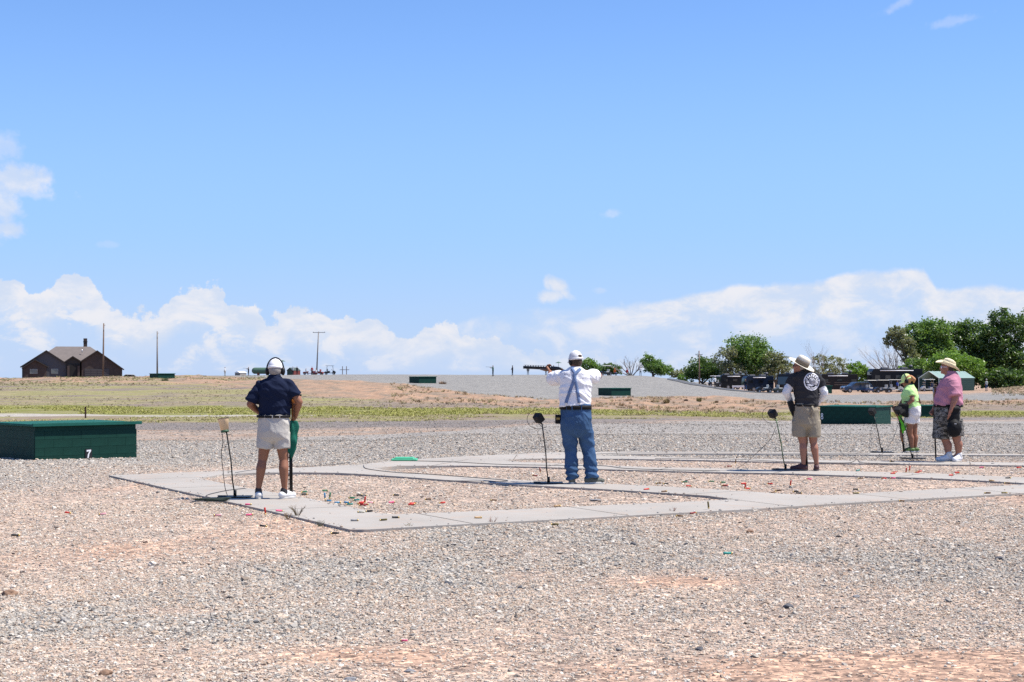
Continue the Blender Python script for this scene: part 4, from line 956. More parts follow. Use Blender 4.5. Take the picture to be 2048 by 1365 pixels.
camo = bpy.data.materials.new('grey camouflage cloth'); camo.use_nodes = True; t = NT(camo.node_tree); bs = t.n['Principled BSDF']; tcn = t.new('ShaderNodeTexCoord')
mp = t.new('ShaderNodeMapping'); mp.inputs['Scale'].default_value = (1, 1, 1.8); t.link(tcn.outputs['Object'], mp.inputs[0])
t.link(t.ramp(t.noise(mp.outputs[0], 13, 2.5, .6, .6), [(0, (.02, .02, .02)), (.44, (.06, .058, .055)), (.51, (.20, .19, .175)), (.57, (.045, .042, .04)), (.62, (.28, .27, .25))], 'CONSTANT'), bs.inputs['Base Color']); bs.inputs['Roughness'].default_value = .9
b = MB(); trunk(b, [(j(1896, 808), .205, .225), (j(1895, 822), .21, .215), (j(1895, 840), .21, .20), (j(1896, 850), .19, .175), (j(1897, 860), .13, .12)], 0, yaw=YW)
cut(b, j(1886, 840, .06), j(1884, 877, .06), .15, .145); cut(b, j(1907, 840, -.03), j(1909, 872, -.03), .15, .14)
link('shorts', remesh(b, .010, camo, 2, .018, (8, 8, 5), 60), root)
belt(root, j(1896, 812), .226, .248, .045, black, YW)
b = MB(); p = j(1899, 842, -.30); b.ell(p+Vector((0, .05, .06)), (.105, .06, .22)); b.ell(p+Vector((0, .0, -.13)), (.125, .085, .15)); b.box(p+Vector((0, .0, -.16)), (.16, .11, .18)); b.cap(p+Vector((-.05, .04, .2)), p+Vector((.06, .04, .2)), .05, .05)
po = link('shell_bag', remesh(b, .012, black, 3, .006, (12, 12, 12), 3), root)
b = MB(); b.box(p+Vector((.0, -.07, -.05)), (.04, .012, .012)); b.build('clip', mat('chrome clip', (.6, .6, .6), .3, .9), po)
straw = mat('cream straw', (.74, .66, .44), .8, var=.06, scale=30, bump=.8, bscale=150); 
brim_hat(root, Hc+Vector((.015, 0, .012)), Matrix.Rotation(R(12), 3, 'X')@Matrix.Rotation(R(21), 3, 'Y')@Matrix.Rotation(R(84), 3, 'Z'), straw, straw, (.082, .112, .115), (.15, .225), .06, .03, name='straw_hat', pinch=.025)
b = MB(); b.ell(Hc+HM@Vector((0, -.028, -.008)), (.081, .09, .088), HM, 20, 14); b.build('hair', hairb, root, True); eyes(root, Hc, HM, 1.05)
b = MB(); 
for q in (-1, 1): b.ell(Hc+HM@Vector((q*.034, .088, .006)), (.032, .014, .026), HM); b.tube([Hc+HM@Vector((q*.06, .083, .012)), Hc+HM@Vector((q*.086, .0, .012))], .006, 6)
b.build('glasses', mat('pale mirror lens', (.62, .58, .66), .12, .3), root, True)
nike = mat('white trainer leather', (.64, .65, .68), .5, var=.1, scale=20)
for (x, dy, dr) in ((1898, .0, (-1, -.1, 0)), (1918, .0, (-.62, -.75, 0))):
    a = j(x, 912, dy); b = MB(); b.cap(Vector((a.x, 0, .125)), Vector((a.x, 0, .09)), .055, .055); link('sock', remesh(b, .01, mat('white sock', (.6, .6, .6), .9), 1), root); shoe(root, (a.x, 0, .095), dr, nike, sole_w, .31, 1.12)
top = Vector(root.location); gun('shotgun stood muzzle down beside the camouflage shorts of the man in pink', top+j(1874, 775, .24), top+j(1873.5, 921, .05), (0, -1, 0), (.16, .07, .03))

# ================= woman in lime tee
root, j, ppm, Y = fig('person', 'woman in lime tee, white shorts and lime visor looking down at her shotgun', GRP, 1824, 905, None)
Hc = j(1813, 762, .0); HM = rotm(72, -22); s = .96
b = MB(); headshape(b, Hc, HM, s); b.cap(Hc+Vector((.015, 0, -.045)), j(1818, 775), .05, .06)
YW = 66; shL, shR = j(1820, 784, -.13), j(1818, 783, .12); elL, elR = j(1819, 801, -.21), j(1812, 800, .2); wrL, wrR = j(1803, 813, -.17), j(1800, 814, .12)
trunk(b, [(j(1819, 773), .08, .07), (j(1820, 781), .14, .10), (j(1820, 796), .14, .12), (j(1822, 809), .13, .11), (j(1823, 822), .16, .13), (j(1824, 832), .15, .12)], yaw=YW)
limb(b, [shL, elL, wrL], [.050, .040, .026]); limb(b, [shR, elR, wrR], [.050, .040, .026])
hand(b, wrL, (-.8, .1, -.4), (0, 1, -.3), 1, .9, .9); hand(b, wrR, (-.5, -.2, -.6), (0, -1, .1), -1, .9, .9)
for (hp, kn, an) in ((j(1818, 832, -.05), j(1819, 868, -.02), j(1823, 894, -.02)), (j(1829, 832, .06), j(1830, 868, .06), j(1832, 893, .06))):
    limb(b, [hp, kn], [.085, .056]); limb(b, [kn, kn+(an-kn)*.32+Vector((.015, 0, 0)), an], [.052, .057, .034]); b.cap(an, an+Vector((-.06, 0, -.05)), .03, .026)
link('body', remesh(b, .008, skin_t, 3), root)
b = MB(); trunk(b, [(j(1820, 770), .055, .055), (j(1820, 773), .09, .075), (j(1820, 780), .152, .12), (j(1819, 792), .155, .155), (j(1821, 803), .15, .15), (j(1823, 810), .16, .155), (j(1824, 817), .172, .16)], .003, yaw=YW)
b.cap(shL, shL+(elL-shL)*.2, .062, .062); cut(b, shL, shL+(elL-shL)*.5, .07, .066); b.cap(shR, shR+(elR-shR)*.2, .062, .062); cut(b, shR, shR+(elR-shR)*.5, .07, .066)
lt = link('tee_shirt', remesh(b, .009, lime, 2, .014, (5, 5, 7), 71), root)
b = MB(); trunk(b, [(j(1824, 813), .165, .16), (j(1824, 822), .178, .165), (j(1824, 831), .172, .155), (j(1824, 838), .13, .11)], yaw=YW); cut(b, j(1819, 830, -.05), j(1817, 847, -.05), .108, .098); cut(b, j(1829, 830, .06), j(1830, 847, .06), .108, .096)
link('shorts', remesh(b, .009, whiteshort, 2, .013, (8, 8, 5), 80), root)
belt(root, j(1822, 803.5), .160, .160, .02, mat('brown belt', (.12, .06, .03), .6), YW)
b = MB(); b.cap(j(1836, 798, -.05), j(1839, 806, -.05), .022, .018); b.build('belt_pouch', mat('brown belt', (.12, .06, .03), .6), root, True)
hm = HM; b = MB(); b.ell(Hc+hm@Vector((0, -.02, .03)), (.080, .094, .088), hm, 20, 14); b.cap(Hc+hm@Vector((0, -.10, .03)), Hc+hm@Vector((0, -.135, -.03)), .042, .034); b.cap(Hc+hm@Vector((0, -.135, -.03)), Hc+hm@Vector((0, -.12, -.08)), .034, .014)
link('hair', remesh(b, .008, hairo, 1, .008, (20, 20, 14), 9), root)
viz = cloth('lime visor cloth', (.62, .78, .30), var=.05); vz = cap_hat(root, Hc, hm, viz, s=.97, name='visor'); eyes(root, Hc, hm, s)
b = MB(); b.tube([Hc+hm@Vector((q, -.02, z)) for q, z in ((-.09, -.01), (-.092, .06), (-.06, .125), (0, .148), (.06, .125), (.092, .06), (.09, -.01))], .008, 8)
for q in (-1, 1): b.ell(Hc+hm@Vector((q*.088, -.005, -.01)), (.022, .036, .046), hm)
b.build('ear_muffs', blackp, root, True)
b = MB(); p = j(1803, 818, -.17); b.box(p, (.16, .12, .2)); b.cap(p+Vector((-.03, -.02, -.06)), p+Vector((.05, 0, -.12)), .07, .05); link('shell_pouch', remesh(b, .012, black, 3, .006, (12, 12, 12), 3), root)
neon = mat('neon black trainer', (.07, .13, .03), .6, var=.8, scale=22)
a = j(1822, 897); shoe(root, (a.x, -.02, .08), (-1, -.1, 0), neon, sole_w, .25, .9); a = j(1832, 897); shoe(root, (a.x, .06, .08), (-.9, .2, 0), neon, sole_w, .25, .9)
top = Vector(root.location); gun('shotgun stood muzzle down in front of the woman, brown stock above a neon green cloth', top+j(1797, 812, -.02), top+j(1805.5, 904, -.1), (-1, 0, 0), (.22, .09, .03), stock=.27)
hang_cloth('cloth', 'neon green cloth hanging from the shotgun in front of the woman', 'cloth', top+j(1802, 831, -.06), .095, .31, cloth('neon green cloth', (.13, .50, .04), bump=.6, bs=60, var=.2), 5)
# ------------------------------------------------------------------ trap houses
tgreen = mat('dark green block paint', (.006, .038, .028), .6, var=.32, scale=2.2, bump=.5, bscale=60, spec=.15)
troof = mat('green roof paint', (.014, .092, .072), .7, var=.28, scale=2.5, bump=.3, bscale=50, spec=.12)
numw = mat('white number paint', (.72, .72, .74), .7, var=.05); numk = mat('black number plate', (.012, .012, .014), .6)
def trap_house(label, px, Y, ang, lr, ll, h, blocks=False, digit=None):
    """px: nearest corner; ang: direction of the right hand face from +X, degrees"""
    c = G(px, Y); dr = Vector((math.cos(R(ang)), math.sin(R(ang)), 0)); dl = Vector((-dr.y, dr.x, 0))
    root = empty('trap_house', c, R(ang), label, 'trap house', 'green trap houses on the range')   # local x along the right face, y away
    b = MB(); b.prism([(.004, .004), (lr-.02, .004), (lr-.02, ll-.02), (.004, ll-.02)] if blocks else [(0, 0), (lr, 0), (lr, ll), (0, ll)], 'z', -.35, h-.06); b.build('wall', tgreen, root)
    if blocks:
        bl = .40; bh = .168; me_a = {}
        def blk(x, y, wx, wy, z):
            k = (round(wx, 3), round(wy, 3))
            if k not in me_a:
                q = MB(); q.box((0, 0, 0), (wx-.004, wy, bh-.005)) if wx > .1 else q.box((0, 0, 0), (wx, wy-.004, bh-.005)); me_a[k] = q.mesh('block', tgreen)
            o = link('block', me_a[k], root); o.location = (x, y+random.uniform(-.0012, .0012) if wx > .1 else y, z)
            md = None
        for r_ in range(5):
            z = -.10+bh*(r_+.5); off = .5*bl*(r_ % 2); x = -off
            if z+bh/2 > h-.055: break
            while x < lr-.01:
                a0, a1 = max(x, 0), min(x+bl, lr)
                if a1-a0 > .05: blk((a0+a1)/2, .012, a1-a0, .030, z)
                x += bl
            y = off-bl
            while y < ll-.01:
                a0, a1 = max(y, 0.03), min(y+bl, ll)
                if a1-a0 > .05: blk(.012, (a0+a1)/2, .030, a1-a0, z)
                y += bl
    e = .07
    b = MB(); b.prism([(-e, -e), (lr+e, -e), (lr+e, ll+e), (-e, ll+e)], 'z', h-.06, h-.01); b.build('roof_slab', troof, root, bevel=.012)
    b = MB(); b.prism([(-e-.012, -e-.012), (lr+e+.012, -e-.012), (lr+e+.012, -e+.03), (-e-.012, -e+.03)], 'z', h-.058, h+.006); b.build('roof_edge', troof, root, bevel=.004)
    if digit:
        x0, z0, s = digit[1]; b = MB(); b.box((x0, -.012, z0), (.155*s, .012, .215*s)); pl = b.build('number_plate', numk, root)
        b = MB(); y0 = -.0205
        def poly(pts): b.prism([(x0+p[0]*s, z0+p[1]*s) for p in pts], 'y', y0-.003, y0+.002)
        if digit[0] == '7':
            poly([(-.05, .085), (.052, .09), (.052, .062), (.012, .0), (-.004, -.088), (-.034, -.088), (-.022, -.01), (.012, .055), (-.05, .048)])
        else:
            for cz, r0 in ((.045, .034), (-.042, .042)):
                n = 20; vs = []; fs = []
                for i in range(n):
                    a = 2*math.pi*i/n
                    for rr in (r0-.014, r0+.010): vs.append((x0+rr*math.cos(a)*s, y0, z0+(cz+rr*math.sin(a))*s))
                for i in range(n): k = (i+1) % n; fs.append((2*i, 2*i+1, 2*k+1, 2*k))
                b.add(vs, fs)
        b.build('number', numw, pl)
    return root
trap_house('green block trap house numbered 7 at the left edge, nearest of all', 70, 31.7, 42, 2.26, 1.9, .73, True, ('7', (1.16, .085, .95)))
trap_house('green trap house with a pale lit end, behind the man in charcoal tee', 1750, 70, 60, 2.4, 2.53, .80, True, None)
# the painted digit on its long dark side, mostly behind the man
th = [o for o in COL.objects if o.name.startswith('trap_house')][-1]
b = MB()
for cz, r0 in ((.045, .034), (-.042, .042)):
    n = 20; vs = []; fs = []
    for i in range(n):
        a = 2*math.pi*i/n
        for rr in (r0-.014, r0+.012): vs.append((-.018, 2.43+rr*1.1*math.cos(a), .32+(cz+rr*math.sin(a))*1.5))
    for i in range(n): k = (i+1) % n; fs.append((2*i, 2*i+1, 2*k+1, 2*k))
    b.add(vs, fs)
b.build('number', numw, th)
trap_house('small green trap house on the crest under the second utility pole', 316, 212, 40, 2.5, 2.4, .85)
trap_house('small green trap house on the grey crest between the two nearer shooters', 838, 196, 34, 2.5, 2.4, .85)
trap_house('green trap house low on the grey gravel hill right of the aiming man', 1223, 165, 32, 2.5, 2.4, .82)
trap_house('green trap house half hidden behind the man in pink', 1838, 110, 12, 2.6, 2.4, .82)
trap_house('tiny green trap house by the motorhomes, beside the charcoal tee sleeve', 1650, 215, 20, 1.1, 1.6, 1.05)

# ------------------------------------------------------------------ voice call stands
def stand(label, base, top, head, kind, wire=True, lean2=None, pole_m=None):
    """base, top: pole ends (world); head: centre of the receiver cup"""
    base, top, head = Vector(base), Vector(top), Vector(head); root = empty('microphone_stand', base, 0, label, 'microphone stand', 'voice call microphone stands on the lanes')
    L = lambda p: Vector(p)-base; st = mat('stand steel', (.02, .022, .02), .5, .4); pm = pole_m or st
    b = MB(); b.box((0, 0, .008), (.40, .28, .014)); b.box((-.16, -.02, .02), (.10, .05, .012)); pb = b.build('base_plate', st, root, bevel=.003)
    b = MB(); b.tube([(0, 0, .015), (0, 0, .09)], .02, 10); b.build('socket', st, pb, True)
    b = MB(); t = L(top); mid = t*.5+Vector((.008, 0, 0)); b.tube([(0, 0, .01), t*.25-Vector((.004, 0, 0)), mid, t*.75+Vector((.006, 0, 0)), t], .0085, 8); b.build('pole', pm, root, True)
    for f_ in (.38, .72):
        p = t*f_; b = MB(); b.tube([p, p+Vector((-.03, 0, .0)), p+Vector((-.045, 0, -.02)), p+Vector((-.045, 0, .04))], .0035, 6); b.build('cable_hook', st, root, True)
    h = L(head)
    if kind == 'cup':
        ax = Vector((-.16, .1, 1)).normalized(); M = ax.to_track_quat('Z', 'Y').to_matrix(); cream = mat('cream plastic cup', (.66, .49, .30), .5, var=.1, scale=12)
        b = MB(); n = 28; vs = []; fs = []
        for (r, z) in ((.042, -.075), (.048, -.075), (.066, .07), (.070, .078), (.060, .074), (.04, -.05), (.0, -.05)):
            for i in range(n): a = 2*math.pi*i/n; vs.append(h+M@Vector((r*math.cos(a), r*math.sin(a), z)))
        for k in range(6):
            for i in range(n): fs.append((k*n+i, k*n+(i+1) % n, (k+1)*n+(i+1) % n, (k+1)*n+i))
        b.add(vs, fs); cup = b.build('cup', cream, root, True)
        b = MB(); b.tube([h+M@Vector((.070*math.cos(a), .070*math.sin(a), .078)) for a in [2*math.pi*i/24 for i in range(25)]], .004, 6); b.build('rim', st, cup, True)
        b = MB(); b.tube([h+M@Vector((0, 0, -.095)), h+M@Vector((0, 0, -.07))], .05, 20); b.build('cup_base', mat('green plastic', (.03, .09, .05), .5), cup, True)
        b = MB(); b.tube([h+M@Vector((0, 0, -.05)), h+M@Vector((0, 0, .058))], [.03, .055], 20); b.build('foam', mat('pale foam', (.62, .62, .56), .9, bump=.6, bscale=120), cup, True)
    else:
        ax = Vector((.50, .45, .55)).normalized(); M = ax.to_track_quat('Z', 'Y').to_matrix()
        b = MB(); b.box(h, (.115, .115, .10), rot=M, taper=1.15); bx = b.build('receiver', mat('black foam box', (.012, .012, .013), .8, bump=.5, bscale=90), root, bevel=.016)
        b = MB(); b.tube([h-M@Vector((0, 0, .05)), t], .012, 8); b.build('neck', st, root, True)
        if wire:
            b = MB(); pts = []
            for i in range(15): a = R(60+i*17); pts.append(h+Vector((.155*math.cos(a)-.005, .02, .135*math.sin(a)-.015)))
            b.tube(pts, .004, 6); b.build('wire_guard', st, root, True)
    b = MB(); p = t*.93; b.tube([h-Vector((0, 0, .07)), p+Vector((.01, 0, 0)), p+Vector((.06, -.01, .015))], .0045, 6); b.build('bracket', st, root, True)
    return root
def sp(px, py): return onplane(px, py, ST)
def at(px, py, Y): return W(px, py, Y)
green_pole = mat('green painted pole', (.05, .12, .05), .5, .2, var=.3, scale=30)
q = sp(470, 995); stand('cream cup microphone stand beside the man in navy polo', q, at(452.5, 861, q.y), at(448, 850, q.y), 'cup')
s1 = q
q = sp(1097, 967); stand('black microphone stand with wire guard beside the aiming man', q, at(1084, 848, q.y), at(1077, 837, q.y), 'box'); s2 = q
q = sp(1571, 940); stand('green poled microphone stand beside the man in charcoal tee', q, at(1552, 838, q.y), at(1545, 828, q.y), 'box', pole_m=green_pole); s3 = q
q = sp(1764, 905.5); stand('microphone stand standing before the right hand green trap house', q, at(1748, 832, q.y), at(1744, 824, q.y), 'box', False); s4 = q
q = sp(1825, 918); stand('microphone stand between the woman in lime and the man in pink', q, at(1808, 846, q.y), at(1797, 822, q.y), 'box'); s5 = q

# ------------------------------------------------------------------ cables
cab = mat('grey black cable', (.035, .035, .038), .6, var=.3, scale=8)
def cable(label, pts, r=.0055):
    r = r*.75
    """pts: world points, smoothed into a loose line"""
    P3 = [Vector(p) for p in pts]; out = []
    for i in range(len(P3)-1):
        p0, p1, p2, p3 = P3[max(i-1, 0)], P3[i], P3[i+1], P3[min(i+2, len(P3)-1)]
        for k in range(8):
            t = k/8; out.append(.5*((2*p1)+(-p0+p2)*t+(2*p0-5*p1+4*p2-p3)*t*t+(-p0+3*p1-3*p2+p3)*t**3))
    out.append(P3[-1]); b = MB(); b.tube(out, r, 6); return tag(b.build('cable', cab, None, True), label, 'cable', 'cables of the microphone stands')
def gp(lst, z=ST+.007): return [onplane(px, py, z) for px, py in lst]
cable('cable dropping from the cream cup stand to the concrete', [at(444, 866, s1.y), at(446, 885, s1.y), at(443, 905, s1.y), at(446, 940, s1.y), at(450, 975, s1.y), sp(455, 992)], .006)
cable('cable looping over the lane and gravel beside the cream cup stand', gp([(455, 993), (430, 999), (395, 1003), (380, 1006), (410, 999), (440, 1000)], .04)+gp([(412, 992), (450, 982), (490, 977)]), .006)
cable('cable along the front of the first bed to the green tray', gp([(470, 946), (500, 941), (560, 934), (640, 932), (700, 925)], .05), .006)
cable('cable lying along the second lane behind the aiming man', gp([(727, 931), (735, 938), (790, 945), (860, 949), (1004, 960), (1000, 963), (960, 962.5), (895, 962)]), .007)
cable('cable running along the third lane from the green tray', gp([(822, 922), (900, 924), (1000, 929), (1110, 931), (1205, 932), (1250, 937), (1330, 940), (1440, 942)]), .007)
cable('cable hanging from the green poled stand to the third lane', [at(1551, 856, s3.y), at(1540, 880, s3.y), at(1515, 905, s3.y), sp(1490, 927), sp(1465, 939), sp(1405, 944)], .006)
cable('cable along the fourth lane in front of the right hand shooters', gp([(1310, 917.5), (1400, 917), (1480, 919.5), (1560, 923), (1690, 926), (1713, 919), (1727, 926), (1800, 928)]), .006)
cable('cable along the back front walk behind the first beds', gp([(1180, 909), (1260, 906.5), (1400, 906.8), (1560, 907), (1740, 908)]), .006)
cable('cable hanging from the stand between woman and man in pink', [at(1797, 848, s5.y), at(1785, 880, s5.y), at(1768, 905, s5.y), sp(1748, 920), sp(1720, 924)], .005)
cable('cable hanging straight from the stand before the trap house', [at(1746, 846, s4.y), at(1741, 870, s4.y), at(1739, 895, s4.y), sp(1741, 906)], .004)
b = MB()
for k in range(5):
    pts = [Vector((.17*math.cos(a)*(1+.08*k), .09*math.sin(a+.3*k)-.02*k, .01+.008*k)) for a in [2*math.pi*i/20 for i in range(21)]]; b.tube(pts, .0045, 5)
o = b.build('cable_coil', mat('green cable', (.02, .035, .028), .7), None, True); o.location = onplane(425, 1003, .02); tag(o, 'small heap of dark cable at the foot of the cream cup stand', 'cable')
# green tray at the end of the lanes
p = onplane(809, 921, .03); b = MB(); b.box((0, 0, .015), (.46, .34, .03), taper=.96); b.box((0, 0, .04), (.36, .26, .03), taper=.9); o = b.build('plastic_lid', mat('bright green plastic', (.06, .36, .20), .5), None, bevel=.01); o.location = p; tag(o, 'flat bright green plastic lid lying where two walks meet', 'lid')

# ------------------------------------------------------------------ spent shells
SC = {'red': (.55, .03, .02), 'dark red': (.22, .02, .02), 'pink': (.72, .10, .22), 'pale pink': (.7, .35, .38), 'blue': (.06, .26, .45), 'green': (.02, .17, .08), 'teal': (.02, .25, .22), 'black': (.012, .012, .014), 'brown': (.16, .09, .045), 'olive': (.15, .12, .04), 'cream': (.6, .55, .42), 'tan': (.42, .27, .13), 'grey': (.2, .2, .21)}
brass = mat('shell brass', (.55, .40, .16), .35, .8)
def shell_me(cn):
    b = MB(); b.tube([(-.018, 0, 0), (.045, 0, 0), (.050, 0, 0)], [.0102, .0102, .0085], 10, 0); b.tube([(-.031, 0, 0), (-.018, 0, 0)], [.0112, .0108], 10, 1)
    return b.mesh('shotgun_shell', [mat('shell '+cn, SC[cn], .5, var=.1), brass], True)
shm = {k: shell_me(k) for k in SC}
T1 = lambda x, y: (200+x/2.926, 880+y/2.926); T2 = lambda x, y: (800+x/2.926, 880+y/2.926); T3 = lambda x, y: (1400+x/3.16, 860+y/3.16)
sh = [(*T1(*p), c, s) for p, c, s in [((1190, 306), 'green', 0), ((1200, 320), 'black', 0), ((1322, 298), 'green', 0), ((1316, 352), 'blue', 1), ((1345, 350), 'green', 1), ((1332, 360), 'blue', 0), ((1395, 370), 'blue', 0), ((1450, 370), 'blue', 0), ((1455, 380), 'teal', 0), ((1468, 342), 'green', 0), ((1495, 355), 'teal', 0), ((1522, 326), 'black', 0), ((1548, 330), 'black', 0), ((1540, 368), 'red', 0), ((1556, 382), 'dark red', 0), ((1520, 375), 'red', 0), ((1530, 384), 'dark red', 0), ((1550, 374), 'red', 1), ((1590, 370), 'pale pink', 0), ((1712, 367), 'pink', 0), ((1728, 325), 'black', 0), ((1828, 379), 'red', 0), ((1836, 374), 'red', 0), ((1998, 372), 'red', 0), ((1523, 435), 'cream', 0), ((1570, 431), 'black', 0), ((1495, 484), 'grey', 0), ((1653, 482), 'olive', 0), ((1735, 467), 'black', 0), ((872, 390), 'pink', 0), ((880, 443), 'pink', 0), ((967, 444), 'red', 1), ((1055, 428), 'pink', 0), ((682, 446), 'pale pink', 0), ((960, 508), 'black', 0), ((1368, 550), 'black', 0), ((1915, 350), 'brown', 0)]]
sh += [(*T2(*p), c, s) for p, c, s in [((462, 468), 'tan', 0), ((900, 499), 'olive', 0), ((925, 389), 'tan', 0), ((543, 355), 'brown', 0), ((785, 212), 'dark red', 0), ((820, 196), 'dark red', 1), ((1508, 255), 'brown', 0), ((1551, 258), 'black', 0), ((1447, 299), 'red', 0), ((1550, 312), 'brown', 0), ((1660, 249), 'green', 0), ((1695, 272), 'red', 0), ((1817, 246), 'green', 0), ((1885, 251), 'green', 0), ((1912, 269), 'red', 0), ((1720, 431), 'dark red', 0), ((1805, 415), 'olive', 1), ((1932, 158), 'dark red', 0), ((1630, 449), 'brown', 0)]]
sh += [(*T3(*p), c, s) for p, c, s in [((150, 354), 'dark red', 0), ((280, 341), 'red', 0), ((285, 378), 'red', 1), ((305, 374), 'red', 0), ((437, 343), 'red', 0), ((572, 360), 'red', 1), ((468, 396), 'brown', 0), ((492, 386), 'brown', 0), ((600, 392), 'black', 0), ((630, 402), 'black', 0), ((988, 378), 'black', 0), ((990, 412), 'olive', 0), ((685, 312), 'pink', 0), ((1010, 310), 'brown', 0), ((1158, 310), 'red', 0), ((1214, 308), 'pink', 0), ((1225, 270), 'red', 0), ((1223, 285), 'red', 0), ((1303, 275), 'red', 1), ((1325, 262), 'red', 1), ((1382, 264), 'red', 0), ((1366, 273), 'red', 0), ((1600, 283), 'red', 0), ((1630, 272), 'red', 0), ((1590, 297), 'red', 0), ((1840, 331), 'tan', 0), ((1936, 340), 'brown', 0), ((1812, 411), 'brown', 0), ((1928, 410), 'olive', 0), ((1270, 451), 'brown', 0), ((1785, 240), 'pink', 0), ((2020, 240), 'red', 0), ((1003, 258), 'teal', 0), ((225, 217), 'brown', 1), ((1210, 209), 'black', 0), ((1952, 314), 'black', 0)]]
sh += [(137, 1027, 'red', 0), (1458, 1108, 'teal', 0), (806, 1284, 'pink', 0), (33, 1072, 'black', 0), (203, 1030, 'pale pink', 0)]
def region(p):
    if inpoly(outer, np.array([p.x]), np.array([p.y]))[0]:
        for k, bb in enumerate(beds):
            if inpoly(bb, np.array([p.x]), np.array([p.y]))[0]: return 'in the '+['first', 'second', 'third', 'fourth'][k]+' gravel bed'
        return 'on the concrete'
    return 'on open gravel'
rec = []
for i, (px, py, c, s) in enumerate(sh):
    p = onplane(px, py, .012); rg = region(p); z = (ST if rg == 'on the concrete' else gz(p.x, p.y)+.008)+.011
    o = link('shotgun_shell', shm[c]); o.location = (p.x, p.y, z+(.03 if s else 0)); o.rotation_euler = (0, -1.45 if s else random.uniform(-.1, .1), random.choice((0, math.pi))+random.uniform(-.5, .5))
    if py > 1200: o.scale = (.55, .55, .55)
    rec.append((rg, c, px, o))
from collections import defaultdict
grp = defaultdict(list)
for r_ in rec: grp[r_[:2]].append(r_)
ORD = ['first', 'second', 'third', 'fourth', 'fifth', 'sixth', 'seventh', 'eighth', 'ninth', 'tenth', 'eleventh', 'twelfth', 'thirteenth', 'fourteenth', 'fifteenth', 'sixteenth', 'seventeenth', 'eighteenth', 'nineteenth', 'twentieth', 'last']
for (rg, c), lst in grp.items():
    lst.sort(key=lambda r_: r_[2])
    for i, r_ in enumerate(lst):
        lab = f'only {c} spent shotgun shell {rg}' if len(lst) == 1 else f'{c} spent shell {rg}, {ORD[i]} of its colour from left'
        tag(r_[3], lab, 'shotgun shell', 'spent shotgun shells scattered about the lanes')
# litter of broken targets and clay chips too small to count
b = MB(); rr_ = random.Random(5)
for k in range(260):
    x, y = rr_.uniform(-9, 12), rr_.uniform(11, 34)
    if abs(x) > .34*y: continue
    s = rr_.uniform(.008, .02); z = gz(x, y)+.02; a = rr_.uniform(0, 3.1); b.box((x, y, z), (s*2.2, s, s*.5), rz=a)
o = b.build('clay_chips', mat('dark clay chips', (.05, .035, .03), .8, var=.5, scale=1)); tag(o, kind='stuff')

# ------------------------------------------------------------------ weeds at the slab edge
def weed(px, py, h, n, label, colr=(.12, .09, .05)):
    p = onplane(px, py, 0); r_ = random.Random(int(px)); b = MB()
    for k in range(n):
        a = r_.uniform(0, 6.28); l = h*r_.uniform(.5, 1); d = Vector((math.cos(a), math.sin(a), 0)); q = [d*.01]
        for t in (.35, .7, 1): q.append(d*(.02+l*.55*t*t*r_.uniform(.6, 1.1))+Vector((0, 0, l*t*(1-.25*t))))
        b.tube(q, [.0035, .003, .002, .0008], 4)
        if k % 2 == 0:
            for t in range(3): e = q[2].lerp(q[3], t/3); b.tube([e, e+Vector((r_.uniform(-.03, .03), r_.uniform(-.03, .03), .025))], [.0018, .0006], 3)
    o = b.build('weed', mat('dry weed '+str(colr), colr, .9, var=.3, scale=12)); o.location = (p.x, p.y, gz(p.x, p.y)); return tag(o, label, 'weed')
weed(595, 1036, .17, 20, 'dry dark weed at the near edge of the first lane'); weed(575, 1040, .09, 14, 'low dry weed just left of the taller one at the first lane', (.20, .14, .07)); weed(640, 1053, .08, 10, 'small dark weed near the concrete corner', (.06, .06, .03))
weed(985, 1049, .09, 9, 'thin reddish weed on the back walk edge, left of centre', (.25, .13, .09)); weed(1345, 1027, .07, 10, 'thin pinkish weed on the back walk edge, right of centre', (.28, .16, .12)); weed(818, 1057, .06, 7, 'tiny weed at the back walk edge near the corner', (.25, .2, .12))

